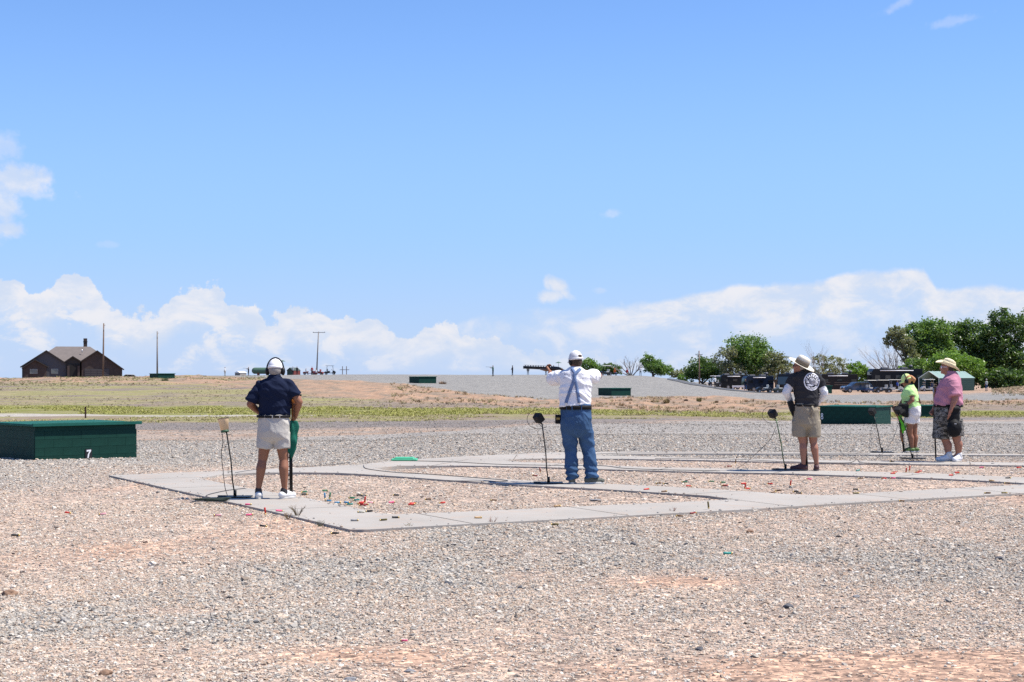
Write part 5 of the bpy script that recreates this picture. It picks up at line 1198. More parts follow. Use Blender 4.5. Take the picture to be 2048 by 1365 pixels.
# ------------------------------------------------------------------ house on the rise
def house():
    px0, Y = 145.0, 306.0; k = F/Y; base = Vector(((px0-1024)*Y/F, Y, pz(757.5, Y)))
    ang = math.atan2(-(px0-1024), F); root = empty('house', base, ang, 'dark brick and grey house with hipped shingle roof and chimney on the left rise', 'house')
    X = lambda px: (px-px0)/k*1.035; Z = lambda py: (757.5-py)/k
    brick = mat('brown brick', (.062, .045, .038), .9, var=.4, scale=1.4, bump=.8, bscale=7); sid = mat('grey siding', (.07, .07, .078), .8, var=.06); trim = mat('dark fascia', (.03, .026, .024), .7); 
    shin = mat('grey brown shingles', (.145, .125, .115), .95, var=.14, scale=1.2, bump=.6, bscale=12); dk = mat('black cap and entry shade', (.015, .014, .014), .9); gls = mat('window glass', (.10, .12, .12), .1, spec=.8, var=.2, scale=.6)
    b = MB(); b.prism([(X(54), 0.5), (X(236), 0.5), (X(236), 12), (X(54), 12)], 'z', -1.2, Z(734)); b.build('wall', brick, root)
    # hipped main roof
    e = Z(735); r = Z(692.5); yb = 14.5; x0, x1 = X(56), X(236); rx0, rx1 = X(113.5), X(178.5); ym = 7.0; vs = [(x0, 0, e), (x1, 0, e), (x1, yb, e), (x0, yb, e), (rx0, ym, r), (rx1, ym, r)]
    b = MB(); b.add(vs, [(0, 1, 5, 4), (1, 2, 5), (2, 3, 4, 5), (3, 0, 4), (3, 2, 1, 0)]); rf = b.build('roof', shin, root)
    b = MB(); b.box((X(169.5), 7.5, Z(688)), (.72, .7, 2.4)); ch = b.build('chimney', brick, rf); b = MB(); b.box((X(169.5), 7.5, Z(682.5)), (.86, .84, .16)); b.build('chimney_cap', dk, ch)
    b = MB(); b.tube([(X(163), 4.2, Z(705)), (X(163), 4.2, Z(698.5))], .09, 8); b.build('vent_pipe', mat('galvanised pipe', (.5, .5, .5), .4, .5), rf, True)
    def gable(xl, xa, xr, pl, pa, pr, yf, yb, m, name='gable_wall', ov=.0):
        b = MB(); b.prism([(X(xl), -1.2), (X(xr), -1.2), (X(xr), Z(pr)), (X(xa), Z(pa)), (X(xl), Z(pl))], 'y', yf, yf+5); w_ = b.build(name, m, root)
        for (xa_, za, xb_, zb) in ((X(xl)-.35, Z(pl)-.35*.68, X(xa), Z(pa)), (X(xa), Z(pa), X(xr)+.35, Z(pr)-.35*.68)):
            b = MB(); d = Vector((xb_-xa_, 0, zb-za)); n = Vector((-d.z, 0, d.x)).normalized()*.16
            b.prism([(xa_, za), (xb_, zb), (xb_+n.x*0, zb+n.z), (xa_+n.x*0, za+n.z)], 'y', yf-.4, yb); s_ = b.build('gable_roof', shin, root)
            b = MB(); b.prism([(xa_, za-.06), (xb_, zb-.06), (xb_, zb+n.z+.02), (xa_, za+n.z+.02)], 'y', yf-.46, yf-.40); b.build('fascia', trim, s_)
        return w_
    gable(52, 96.6, 141, 733, 702.5, 733, -.6, 6, sid); gable(162, 191, 238, 722.5, 702.5, 738, -1.4, 6, brick)
    gable(55, 76, 97, 735, 720.5, 732.5, -1.1, 3, brick); gable(133, 145.5, 159, 723, 714, 722.5, -.9, 5, trim)
    b = MB(); b.box((X(146), -1.0, Z(743)), (1.9, .3, 2.7)); b.build('entry_shade_panel', dk, root)  # dark slab; the shade inside the entry is put into its colour
    for x in (137.5, 156.5): b = MB(); b.box((X(x), -1.2, Z(745)), (.42, .42, 2.5)); b.build('porch_column', brick, root)
    def win(xa, xb, za, zb, y):
        b = MB(); b.box((X((xa+xb)/2), y, Z((za+zb)/2)), (X(xb)-X(xa), .08, Z(za)-Z(zb))); fr = b.build('window', mat('window frame', (.28, .28, .27), .6), root)
        for a, c in ((.06, .48), (.52, .94)):
            b = MB(); w_ = X(xb)-X(xa); b.box((X(xa)+w_*(a+c)/2, y-.03, Z((za+zb)/2)), (w_*(c-a), .05, (Z(za)-Z(zb))*.86)); b.build('pane', gls, fr)
    win(66.5, 80.5, 738.5, 748, -1.16); win(105.5, 118.5, 738, 748, -.66)
    b = MB(); b.box((X(190.5), -1.42, Z(747)), (X(214)-X(167), .10, Z(738.5)-Z(756))); gd = b.build('garage_door', mat('dark grey door', (.055, .05, .05), .6), root)
    for r_ in range(4):
        for c_ in range(4):
            b = MB(); w_ = (X(214)-X(167))/4; h_ = (Z(738.5)-Z(756))/4; b.box((X(167)+w_*(c_+.5), -1.49, Z(756)+h_*(r_+.5)), (w_*.86, .03, h_*.8)); b.build('door_panel', mat('dark grey door', (.055, .05, .05), .6), gd)
    b = MB(); b.box((X(78), -.9, -.0), (4.6, .4, .5)); b.box((X(162), -1.7, 0), (9, .3, .4)); b.build('foundation', mat('grey footing', (.25, .24, .22), .9), root)
house()

# ------------------------------------------------------------------ utility poles
wood = mat('weathered pole wood', (.16, .105, .075), .9, var=.3, scale=1, bump=.4, bscale=10); woodg = mat('grey pole wood', (.20, .18, .165), .9, var=.2, scale=1)
def upole(px, top, Y, lean, label, m, arm=None, extra=True):
    g = G(px+lean, Y, -.3); root = empty('utility_pole', g, 0, label, 'utility pole'); t = W(px, top, Y)-g
    b = MB(); b.tube([(0, 0, 0), t], [.17, .10], 10); b.build('pole', m, root, True)
    if arm: b = MB(); b.box(t+Vector((arm[2]*Y/F, 0, -arm[1]*Y/F)), (arm[0]*Y/F, .12, .11)); ar = b.build('crossarm', m, root)
    if arm:
        for q in (-.45, 0, .45): b = MB(); b.tube([t+Vector((arm[2]*Y/F+q*arm[0]*Y/F, 0, -arm[1]*Y/F)), t+Vector((arm[2]*Y/F+q*arm[0]*Y/F, 0, -arm[1]*Y/F+.22))], .045, 6); b.build('insulator', mat('insulator', (.25, .25, .27), .4), ar, True)
    elif extra: b = MB(); b.tube([t-Vector((0, 0, .35)), t+Vector((.28, 0, -.32))], .04, 6); b.build('bracket', m, root, True); b = MB(); b.tube([t+Vector((.02, -.13, -.9)), t+Vector((.02, -.13, -1.35))], .07, 8); b.build('service_box', woodg, root, True)
upole(207.5, 647, 270, -1.5, 'brown wooden utility pole standing in front of the dark house', wood)
upole(314.5, 663, 290, 0, 'thin wooden utility pole rising behind the trap house on the crest', woodg)
upole(637, 664, 345, -4, 'grey utility pole with a wide crossarm behind the red golf carts', woodg, (25, 1.5, 1))
upole(1398, 702, 300, 1, 'short brown utility pole with crossarm left of the middle trees', wood, (14, 8, 0))
g = G(689, 420, -.5); root = empty('pylon', g, 0, 'tiny far H shaped wooden pylon on the skyline', 'pylon'); kk = 420/F
for q in (-4, 4): t = W(689+q, 733, 420)-g; b = MB(); b.tube([(q*kk, 0, 0), t], .10, 6); b.build('pole', woodg, root)
t = W(689, 740, 420)-g; b = MB(); b.box(t, (19*kk, .12, .14)); b.build('crossarm', woodg, root)
g = G(171, 86, -.1); b = MB(); b.tube([(0, 0, 0), (0, 0, .70)], .045, 8); b.tube([(0, 0, .70), (0, 0, .73)], .055, 8); o = b.build('post', mat('rusty steel post', (.06, .03, .022), .8, .3)); o.location = g; tag(o, 'short rusty steel post in the grass above the nearest trap house', 'post')
# ------------------------------------------------------------------ objects along the crest
def at_ground(px, Y): return G(px, Y)
tankg = mat('green tank paint', (.06, .115, .08), .55, var=.12, scale=1)
g = G(536, 330); k = 330/F; root = empty('tank', g, 0, 'long green round ended tank on the crest behind the man in navy', 'tank'); hz = (743-742)*0
zc = .95; L_ = 32*k; b = MB(); b.cap((-L_+.6, 0, zc), (L_-.6, 0, zc), .66, .66, 20, k=6); b.build('tank_shell', tankg, root, True)
for q in (-.6, .6): b = MB(); b.box((q*L_, 0, .25), (.4, 1.0, .6)); b.build('cradle', mat('dark red steel', (.16, .04, .03), .7), root)
b = MB(); b.tube([(0, 0, zc+.6), (0, 0, zc+.85)], .16, 10); b.build('valve_dome', tankg, root, True)
def shed(px, Y, wpx, hpx, wallm, roofm, label, dep=2.5, side=None):
    k = Y/F; g = G(px, Y); root = empty('shed', g, R(-22), label, 'shed'); w_ = wpx*k*.8; h = hpx*k*.6; b = MB(); b.box((0, dep/2, h/2-.1), (w_, dep, h+.2)); b.build('wall', wallm, root)
    b = MB(); b.prism([(-w_/2-.1, h), (w_/2+.1, h), (0, hpx*k)], 'y', -.15, dep+.15); b.build('roof', roofm, root)
    if side: b = MB(); b.box((w_/2+.02, dep/2, h/2), (.05, dep, h)); b.build('side_panel', side, root)
shed(475, 335, 15, 9, mat('shed grey', (.25, .23, .21), .8), mat('white shed roof', (.7, .7, .7), .6), 'small low shed with white roof left of the aiming figure on the crest')
shed(580, 330, 17, 15, mat('shed green', (.05, .08, .06), .8), mat('dark shed roof', (.05, .07, .06), .8), 'small dark green shed with red side just right of the navy man\'s head', 3, mat('red side', (.14, .03, .025), .8))

# ------------------------------------------------------------------ vehicles
tyre = mat('tyre rubber', (.018, .018, .018), .8); rimm = mat('wheel rim', (.35, .35, .36), .35, .8); glassd = mat('dark vehicle glass', (.012, .016, .02), .06, spec=.9, var=0); crm = mat('cream cart plastic', (.62, .60, .52), .45, var=.05); wht = mat('white vehicle panel', (.70, .70, .70), .4, var=.03)
def wheel(root, x, y, r, wd=.2):
    b = MB(); b.tube([(x, y-wd/2, r), (x, y+wd/2, r)], r, 16); w_ = b.build('wheel', tyre, root); b = MB(); b.tube([(x, y-wd/2-.012, r), (x, y+wd/2+.012, r)], r*.58, 12); b.build('rim', rimm, w_)
def cart(px, Y, rz, label, bodym, roofm, seatm=None, kind='golf cart', roof=True, group='golf carts and buggies parked about the range', lift=0.0):
    """local +x is the front of the cart"""
    root = empty('golf_cart', G(px, Y, lift), rz, label, kind, group); seatm = seatm or crm
    b = MB(); b.prism([(-1.15, .28), (1.15, .28), (1.2, .55), (.95, .80), (.62, .86), (.55, .42), (-.05, .42), (-.1, .62), (-.95, .68), (-1.18, .55)], 'y', -.56, .56); b.build('body', bodym, root, bevel=.03)
    b = MB(); b.box((-.25, 0, .70), (.55, 1.0, .14)); b.build('seat', seatm, root, bevel=.03); b = MB(); b.box((-.55, 0, .98), (.12, 1.0, .44)); b.build('backrest', seatm, root, bevel=.03)
    b = MB(); b.tube([(.55, .25, .8), (.32, .25, 1.05)], .02, 6); b.tube([Vector((.32, .25, 1.05))+Vector((.08*math.cos(a)*.6, .17*math.sin(a), .16*math.cos(a)*.6)) for a in [2*math.pi*i/14 for i in range(15)]], .015, 6); b.build('steering_wheel', tyre, root)
    for x, y in ((.80, -.5), (.80, .5), (-.80, -.5), (-.80, .5)): wheel(root, x, y, .24, .18)
    if roof:
        for x, y in ((.72, -.48), (.72, .48), (-.78, -.48), (-.78, .48)): b = MB(); b.tube([(x, y, .7), (x*.75, y, 1.82)], .022, 6); b.build('roof_post', tyre if bodym != crm else mat('grey post', (.3, .3, .3), .5), root)
        b = MB(); b.box((-.03, 0, 1.86), (1.75, 1.14, .07), taper=.95); b.build('roof', roofm, root, bevel=.02)
    return root
blackb = mat('black cart body', (.02, .02, .022), .4, var=.1); redb = mat('red cart body', (.20, .035, .028), .45, var=.1); cartblue = mat('navy cart body', (.03, .05, .12), .4)
cart(1211, 300, R(200), 'golf cart with white roof on the crest right of the aiming man', blackb, wht)
cart(617, 335, R(10), 'red buggy without roof, left one under the grey utility pole', redb, redb, redb, roof=False)
cart(636, 338, R(170), 'red buggy without roof, right one under the grey utility pole', redb, redb, redb, roof=False)
cart(660, 332, R(0), 'black covered buggy on the crest right of the red buggies', blackb, blackb, blackb)
cart(1765, 232, R(185), 'cream roofed golf cart in front of the large black motorhome, left one', blackb, crm, lift=0)
cart(1790, 236, R(0), 'cream fronted golf cart just behind the woman in lime', crm, crm)
cart(1742, 238, R(20), 'dark golf cart with cream roof beside the blue car', cartblue, crm)
cart(1857, 245, R(180), 'cream golf cart parked at the mouth of the green carport', crm, crm, cartblue)
cart(1528, 235, R(185), 'black roofless buggy at the foot of the asphalt slope, left one', blackb, blackb, roof=False)
cart(1549, 238, R(170), 'dark buggy in front of the bus shaped black motorhome, middle one', blackb, blackb, roof=False)
cart(1563, 236, R(10), 'dark green buggy just left of the man in charcoal tee', mat('olive cart body', (.05, .06, .045), .5), blackb, roof=False)
cart(1430, 275, R(180), 'white roofed golf cart behind the asphalt slope', blackb, wht)
def motorhome(px, Y, rz, L_, h, bodym, label, stripe=None, w_=2.5, rooftop=True, roofm=None):
    """local -y side faces the viewer at rz 0; front at -x"""
    root = empty('motorhome', G(px, Y), rz, label, 'motorhome', 'dark motorhomes parked before the trees')
    x0, x1 = -L_/2, L_/2; b = MB(); b.prism([(x0+.05, .45), (x1, .45), (x1, h-.06), (x1-.08, h), (x0+.45, h), (x0+.12, h-.4), (x0, 1.3)], 'y', -w_/2, w_/2); b.build('body', bodym, root, bevel=.06)
    b = MB(); b.prism([(x0-.012, 1.45), (x0+.10, h-.48), (x0+.16, h-.48), (x0+.05, 1.45)], 'y', -w_/2+.15, w_/2-.15); b.build('windshield', glassd, root)
    n = max(3, int(L_/1.7))
    for i in range(n):
        x = x0+1.0+(L_-1.6)*i/(n-1); b = MB(); b.box((x, -w_/2-.012, h*.64), (.95, .03, h*.19)); f_ = b.build('window', mat('black window frame', (.01, .01, .01), .4), root, bevel=.01)
        b = MB(); b.box((x, -w_/2-.03, h*.64), (.82, .02, h*.15)); b.build('pane', glassd, f_)
    b = MB(); b.box((x0+2.1, -w_/2-.02, 1.45), (.7, .03, 1.9)); b.build('door', bodym, root, bevel=.01)
    if stripe:
        for z, t in ((1.25, .10), (1.6, .06)): b = MB(); b.box((.2, -w_/2-.014, z), (L_*.9, .012, t)); b.build('stripe', stripe, root)
    for x in (x0+1.6, x1-2.0): 
        for y in (-w_/2+.1, w_/2-.1): wheel(root, x, y, .46, .26)
    if rooftop:
        for x in (-L_*.2, L_*.18): b = MB(); b.box((x, 0, h+.13), (1.1, .9, .26), taper=.85); b.build('air_unit', roofm or mat('roof unit', (.10, .10, .11), .6), root, bevel=.03)
        b = MB(); b.tube([(L_*.32, 0, h), (L_*.32, 0, h+.25)], .05, 6); b.ell((L_*.32, 0, h+.42), (.32, .32, .26)); b.build('satellite_dome', roofm or mat('roof unit', (.10, .10, .11), .6), root, True)
    b = MB(); b.tube([(x0+1.4, -w_/2-.09, h-.30), (x1-1.6, -w_/2-.09, h-.30)], .075, 8); b.build('awning_roll', roofm or wht, root, True)
    return root
bk = mat('gloss black coach paint', (.007, .008, .010), .35, spec=.25, var=.1); brc = mat('dark brown coach paint', (.022, .017, .015), .4, spec=.25, var=.3, scale=.6); nvc = mat('dark blue coach paint', (.008, .016, .034), .35, spec=.25)
motorhome(1789, 258, R(6), 8.6, 3.75, bk, 'largest black motorhome with roof dome, behind the woman in lime')
motorhome(1676, 262, R(-8), 6.2, 3.0, brc, 'dark brown motorhome just right of the man in charcoal tee', mat('tan stripe', (.20, .15, .11), .5))
motorhome(1586, 285, R(50), 7.0, 3.3, bk, 'black bus shaped motorhome seen nose on left of the charcoal tee')
motorhome(1515, 290, R(10), 5.4, 2.9, nvc, 'dark blue motorhome with white awning at the foot of the slope')
motorhome(1463, 305, R(15), 5.6, 2.8, bk, 'black motorhome furthest left behind the asphalt slope')
def car(px, Y, rz, label, m):
    root = empty('parked_car', G(px, Y), rz, label, 'car'); prof = [(-2.25, .35), (2.25, .35), (2.32, .75), (2.1, .98), (1.15, 1.08), (.45, 1.62), (-1.5, 1.68), (-2.15, 1.15), (-2.3, .8)]
    b = MB(); b.prism(prof, 'y', -.92, .92); b.build('body', m, root, bevel=.05)
    for y in (-.93, .93):
        for (a, c_) in (((-1.9, 1.14), (-1.45, 1.56)), ((-.9, 1.14), (-.9, 1.56)), ((.1, 1.14), (.1, 1.54))):
            pass
        for pl in ([(-1.95, 1.12), (-1.0, 1.12), (-1.0, 1.56), (-1.5, 1.56)], [(-.92, 1.12), (.0, 1.12), (.0, 1.54), (-.92, 1.56)], [(.08, 1.12), (.92, 1.10), (.42, 1.50), (.08, 1.54)]):
            b = MB(); b.prism(pl, 'y', y-.012, y+.012); b.build('window', glassd, root)
    b = MB(); b.add([(1.17, -.8, 1.08), (1.17, .8, 1.08), (.50, .72, 1.60), (.50, -.72, 1.60)], [(0, 1, 2, 3)]); o = b.build('windshield', glassd, root); o.location = (.02, 0, .012)
    for x in (-1.4, 1.42):
        for y in (-.84, .84): wheel(root, x, y, .36, .22)
    for y in (-.62, .62): b = MB(); b.ell((2.28, y, .80), (.05, .17, .09)); b.build('headlight', mat('headlight lens', (.6, .62, .65), .15), root, True)
    b = MB(); b.box((2.31, 0, .68), (.04, .8, .18)); b.build('grille', tyre, root); b = MB(); b.box((-2.3, 0, .62), (.08, 1.7, .16)); b.build('bumper', tyre, root)
    return root
car(1713, 240, R(190), 'dark blue sport utility car parked left of the golf carts', mat('dark blue car paint', (.03, .06, .12), .2, coat=.8, var=.05))
car(200, 385, R(15), 'white car low behind the crest at the foot of the brown pole', wht)
car(264, 380, R(12), 'pale pickup shaped car parked behind the crest left of the trap house', mat('pale silver car paint', (.42, .43, .42), .4))
# white drawbar trailer end showing under the blue motorhome
g = G(1477, 262); b = MB(); b.box((0, 0, .55), (2.1, .5, .28)); b.box((.9, 0, .3), (.2, .3, .5)); b.box((-.9, 0, .3), (.2, .3, .5)); o = b.build('trailer_bench', wht, None, bevel=.03); o.location = g; o.rotation_euler = (0, 0, R(-8)); tag(o, 'white low bench shaped trailer on the asphalt slope below the blue motorhome', 'trailer')

# carport
def carport():
    Y = 252.; g = G(1858, Y); root = empty('carport', g, R(0), 'green metal carport with ribbed sides and open gable end behind the man in pink', 'carport'); k = Y/F
    gm_ = mat('green ribbed sheet', (.015, .046, .041), .5, var=.12, scale=.8); rm_ = mat('pale green roof sheet', (.20, .30, .27), .4, var=.08, scale=.6); fr = mat('pale frame tube', (.45, .5, .5), .4, .3)
    hw = 20*k; he = 2.05; hr = 3.15; Ld = 9.0; sh_ = math.atan2(0, 1)
    ax = Vector((.80, .60, 0))                     # long axis recedes to the right
    T = Matrix(((1, 0, 0), (0, 1, 0), (0, 0, 1)))
    w_ax = Vector((1, 0, 0))
    def Pq(a, t, z): return Vector((a*hw, 0, z))+ax*t
    def quad(b, p, q, r_, s_): b.add([p, q, r_, s_], [(0, 1, 2, 3)])
    for (a0, z0, a1, z1, nm, mt) in ((-1, he, 0, hr, 'roof', rm_), (0, hr, 1, he, 'roof', rm_)):
        b = MB(); quad(b, Pq(a0*1.05, -.1, z0), Pq(a1*1.05, -.1, z1), Pq(a1*1.05, Ld+.1, z1), Pq(a0*1.05, Ld+.1, z0)); o = solid(b.build(nm, mt, root), .05)
        for i in range(1, 22):
            t = Ld*i/22
            if i % 3 == 0: b = MB(); b.tube([Pq(a0*1.03, t, z0+.05), Pq(a1*1.0, t, z1+.05)], .025, 4); b.build('roof_rib', mt, o)
    for a in (-1, 1):
        n = 7
        for i in range(n):
            b = MB(); z0, z1 = -.15+(he+.12)*i/n, -.15+(he+.12)*(i+1)/n-.03; quad(b, Pq(a, 0, z0), Pq(a, Ld, z0), Pq(a*1.012, Ld, z1), Pq(a*1.012, 0, z1)); solid(b.build('side_panel', gm_, root), .03)
    b = MB(); b.add([Pq(-1, Ld, -.2), Pq(1, Ld, -.2), Pq(1, Ld, he), Pq(0, Ld, hr), Pq(-1, Ld, he)], [(0, 1, 2, 3, 4)]); b.build('end_panel', gm_, root)
    for a in (-1, 1): b = MB(); b.tube([Pq(a, -.05, -.2), Pq(a, -.05, he)], .06, 6); b.build('post', fr, root)
    b = MB(); b.tube([Pq(-1.04, -.08, he), Pq(0, -.08, hr+.02), Pq(1.04, -.08, he)], .06, 6); b.build('gable_frame', fr, root)
carport()

# ------------------------------------------------------------------ asphalt ramp on the right flank of the grey hill
ra = [(1335, 268), (1370, 246), (1405, 238), (1455, 234), (1510, 231), (1575, 229)]; vs = []; fs = []
for i in range(41):
    t = i/40*(len(ra)-1); k = min(int(t), len(ra)-2); f_ = t-k; px = ra[k][0]*(1-f_)+ra[k+1][0]*f_; Y = ra[k][1]*(1-f_)+ra[k+1][1]*f_
    for q in range(7): vs.append(G(px, Y-13+q*5.0, .06))
for i in range(40):
    for q in range(6): fs.append((i*7+q, i*7+q+1, (i+1)*7+q+1, (i+1)*7+q))
b = MB(); b.add(vs, fs); o = b.build('road', mat('grey asphalt', (.075, .077, .082), .9, var=.1, scale=.5)); tag(o, kind='structure')

# ------------------------------------------------------------------ far people
def far_person(px, py, hpx, label, top, bot, pose='stand', face=0, Y=None, hat=None, ht=1.74, skinm=skin_t):
    Y = Y or ht*F/hpx; x = (px-1024)*Y/F; z = gz(x, Y); root = empty('person', (x, Y, z), R(face), label, 'person', 'distant people about the range')
    b = MB(); V3 = Vector; mi = {}
    sit = pose == 'sit'; dz = -.38 if sit else 0
    b.ell((0, 0, 1.62+dz), (.08, .095, .12)); b.cap((0, .09, 1.60+dz), (0, .105, 1.6+dz), .015, .015, 8); b.cap((0, 0, 1.42+dz), (0, 0, 1.55+dz), .055, .05, 10)
    trunk(b, [(V3((0, 0, 1.44+dz)), .14, .08), (V3((0, 0, 1.36+dz)), .19, .11), (V3((0, .01, 1.12+dz)), .16, .12), (V3((0, 0, .92+dz)), .17, .12), (V3((0, 0, .82+dz)), .12, .10)], n=14)
    if pose == 'aim': arms = ((V3((-.17, 0, 1.38)), V3((-.20, .26, 1.28)), V3((-.08, .50, 1.42))), (V3((.17, 0, 1.38)), V3((.36, .14, 1.36)), V3((.10, .24, 1.45))))
    elif pose == 'hold': arms = ((V3((-.18, 0, 1.37)), V3((-.26, .05, 1.12)), V3((-.08, .26, 1.05))), (V3((.18, 0, 1.37)), V3((.26, .05, 1.12)), V3((.08, .26, 1.05))))
    elif sit: arms = ((V3((-.18, 0, .99)), V3((-.25, .12, .76)), V3((-.10, .36, .70))), (V3((.18, 0, .99)), V3((.25, .12, .76)), V3((.10, .36, .70))))
    else: arms = ((V3((-.18, 0, 1.37)), V3((-.26, -.02, 1.10)), V3((-.24, .08, .86))), (V3((.18, 0, 1.37)), V3((.26, -.02, 1.10)), V3((.24, .08, .86))))
    for a in arms: limb(b, a, [.055, .042, .03], 10); b.cap(a[2], a[2]+(a[2]-a[1]).normalized()*.10, .035, .025, 8)
    for q in (-1, 1):
        if sit: limb(b, [V3((q*.10, 0, .50)), V3((q*.12, .42, .50)), V3((q*.12, .44, .10))], [.08, .06, .04], 10); f0 = V3((q*.12, .44, .05))
        else: limb(b, [V3((q*.09, 0, .88)), V3((q*.12, .02, .48)), V3((q*.13, 0, .10))], [.085, .06, .042], 10); f0 = V3((q*.13, 0, .05))
        b.cap(f0-V3((0, .05, 0)), f0+V3((0, .15, -.01)), .045, .04, 8)
    me = remesh(b, .024, [skinm, top, bot, tyre], 1)
    pc = np.empty(len(me.polygons)*3); me.polygons.foreach_get('center', pc); pc = pc.reshape(-1, 3); zz = pc[:, 2]-dz; mi = np.zeros(len(pc), int)
    mi[(zz < 1.47) & (zz > .92)] = 1
    for a in arms:
        el = np.array(a[1]); wr = np.array(a[2]); d = np.linalg.norm(pc-wr, axis=1); d2 = np.linalg.norm(pc-(el*.5+wr*.5), axis=1); mi[((d < .16) | (d2 < .10)) & (zz > .7)] = 0
    lw = (pc[:, 2] < (.56 if sit else .92)) & ~((mi == 0) & (zz > .7) & (np.abs(pc[:, 0]) > .19)); mi[lw & (pc[:, 2] > .12)] = 2; mi[pc[:, 2] <= .12] = 3
    me.polygons.foreach_set('material_index', mi.astype(np.int32)); link('body', me, root)
    if hat is not None: b = MB(); b.ell((0, -.005, 1.69+dz), (.092, .108, .075)); b.box((0, .12, 1.67+dz), (.12, .10, .012)); b.build('cap', hat, root, True)
    if pose == 'aim':
        gunb = root.matrix_basis @ V3((.06, .20, 1.45)); gunm = root.matrix_basis @ V3((-.03, 1.28, 1.50)); gr = empty('shotgun', gunb, 0, None, 'shotgun')
        b = MB(); b.tube([(0, 0, 0), (gunm-gunb)*.35], [.035, .03], 6); b.build('stock', wood, gr); b = MB(); b.tube([(gunm-gunb)*.3, gunm-gunb], .02, 6); b.build('barrels', blackp, gr); tag(gr, 'shotgun aimed by the '+label.split(' on ')[0].split(', ')[0][:60], 'shotgun'); 
    return root
cw = cloth('far white shirt', (.6, .6, .6)); cd = cloth('far dark cloth', (.025, .028, .035)); cg = cloth('far green shirt', (.03, .09, .06)); co_ = cloth('far orange shirt', (.62, .13, .04)); cr = cloth('far red shirt', (.35, .04, .045)); cgr = cloth('far grey shirt', (.30, .33, .34)); ck = cloth('far khaki', (.30, .26, .2)); cb = cloth('far blue', (.03, .06, .25)); cy = cloth('far yellow', (.62, .38, .04)); jn = cloth('far jeans', (.05, .09, .18))
far_person(450, 748, 17, 'tiny person in white shirt walking on the crest, furthest left', cw, ck, 'stand', 60, Y=320)
far_person(497, 748, 17, 'tiny dark clothed person aiming left on the crest beside the green tank', cd, cd, 'aim', 70, Y=325)
far_person(586, 747, 18, 'tiny person in grey standing behind the dark green shed', cgr, cd, 'stand', 20, Y=318, hat=cw)
far_person(594, 748, 18, 'tiny person in black on the crest right of the dark green shed', cd, cd, 'hold', -30, Y=322)
far_person(624, 748, 16, 'tiny person in dark red standing between the two red buggies', cr, cd, 'stand', 0, Y=330)
far_person(612, 748, 13, 'tiny person in white sitting on the left red buggy', cw, cd, 'sit', -60, Y=334)
far_person(632, 748, 13, 'tiny person in white sitting on the right red buggy', cw, jn, 'sit', 60, Y=336)
far_person(986, 754, 20, 'small green clothed person aiming left on the crest, left of two', cg, cd, 'aim', 66, Y=255)
far_person(1025, 752, 18, 'small dark person with bowed head on the crest, right of the green one', cd, cd, 'hold', 60, Y=280, hat=cd)
far_person(1056, 750, 16, 'small dark person under the muzzle of the aimed shotgun', cd, cd, 'stand', 10, Y=300)
far_person(1092, 749, 16, 'small person in red behind the aiming man\'s raised left hand', cr, cd, 'hold', 50, Y=310)
far_person(1229, 752, 13, 'small person in orange shirt and cap sitting on the crest by the golf cart', co_, jn, 'sit', -40, Y=292, hat=co_)
far_person(1254, 752, 12, 'small person in dark red sitting on the crest right of the orange one', cr, ck, 'sit', -20, Y=296, hat=cr)
far_person(1281, 752, 18, 'small person in white shirt and black trousers before the bare tree', cw, cd, 'hold', 15, Y=290, hat=cw)
far_person(1430, 788, 22, 'small person in white shirt and white cap walking below the asphalt slope', cw, cd, 'stand', 40, Y=232, hat=cw)
far_person(1491, 787, 21, 'small person in black jacket and jeans below the asphalt slope', cd, jn, 'stand', -20, Y=236)
far_person(1646, 785, 20, 'small person in yellow orange shirt peeking past the charcoal tee', cy, cd, 'stand', 0, Y=238)
far_person(1973, 784, 24, 'small person in grey shirt and jeans at the right end of the carport', cgr, jn, 'stand', 30, Y=228, hat=cw)
far_person(1795, 784, 22, 'small person in blue shirt between golf cart and woman in lime', cb, cd, 'stand', 30, Y=238)
# shade umbrellas behind the two nearer shooters
def parasol(px, py, Y, label):
    g = G(px, Y); root = empty('parasol', g, 0, label, 'parasol', 'small green parasols on the crest'); t = W(px, py, Y)-g; b = MB(); b.tube([(0, 0, 0), t], .03, 6); b.build('pole', tyre, root)
    b = MB(); n = 12; vs = [t+Vector((0, 0, .12))]+[t+Vector((.62*math.cos(2*math.pi*i/n), .62*math.sin(2*math.pi*i/n), -.14)) for i in range(n)]; b.add(vs, [(0, 1+i, 1+(i+1) % n) for i in range(n)]); solid(b.build('canopy', tankg, root), .02)
parasol(565, 722, 322, 'small green parasol just right of the navy man\'s ear muffs'); parasol(1117, 725, 300, 'small green parasol left of the aiming man\'s cap')
# ------------------------------------------------------------------ trees
def leaf_mat(name, c0, c1):
    m = bpy.data.materials.new(name); m.use_nodes = True; t = NT(m.node_tree); t.n.clear(); out = t.new('ShaderNodeOutputMaterial')
    at = t.new('ShaderNodeAttribute', attribute_name='tone'); c = t.mix(at.outputs['Fac'], c0, c1)
    d = t.new('ShaderNodeBsdfDiffuse'); tr = t.new('ShaderNodeBsdfTranslucent'); gl = t.new('ShaderNodeBsdfGlossy'); gl.inputs['Roughness'].default_value = .45
    t.link(c, d.inputs[0]); t.link(t.mix(1.0, c, (1.2, 1.25, .6), blend='MULTIPLY'), tr.inputs[0])
    a = t.new('ShaderNodeMixShader'); a.inputs[0].default_value = .42; t.link(d.outputs[0], a.inputs[1]); t.link(tr.outputs[0], a.inputs[2])
    b_ = t.new('ShaderNodeMixShader'); b_.inputs[0].default_value = .04; t.link(a.outputs[0], b_.inputs[1]); t.link(gl.outputs[0], b_.inputs[2]); t.link(b_.outputs[0], out.inputs[0]); return m
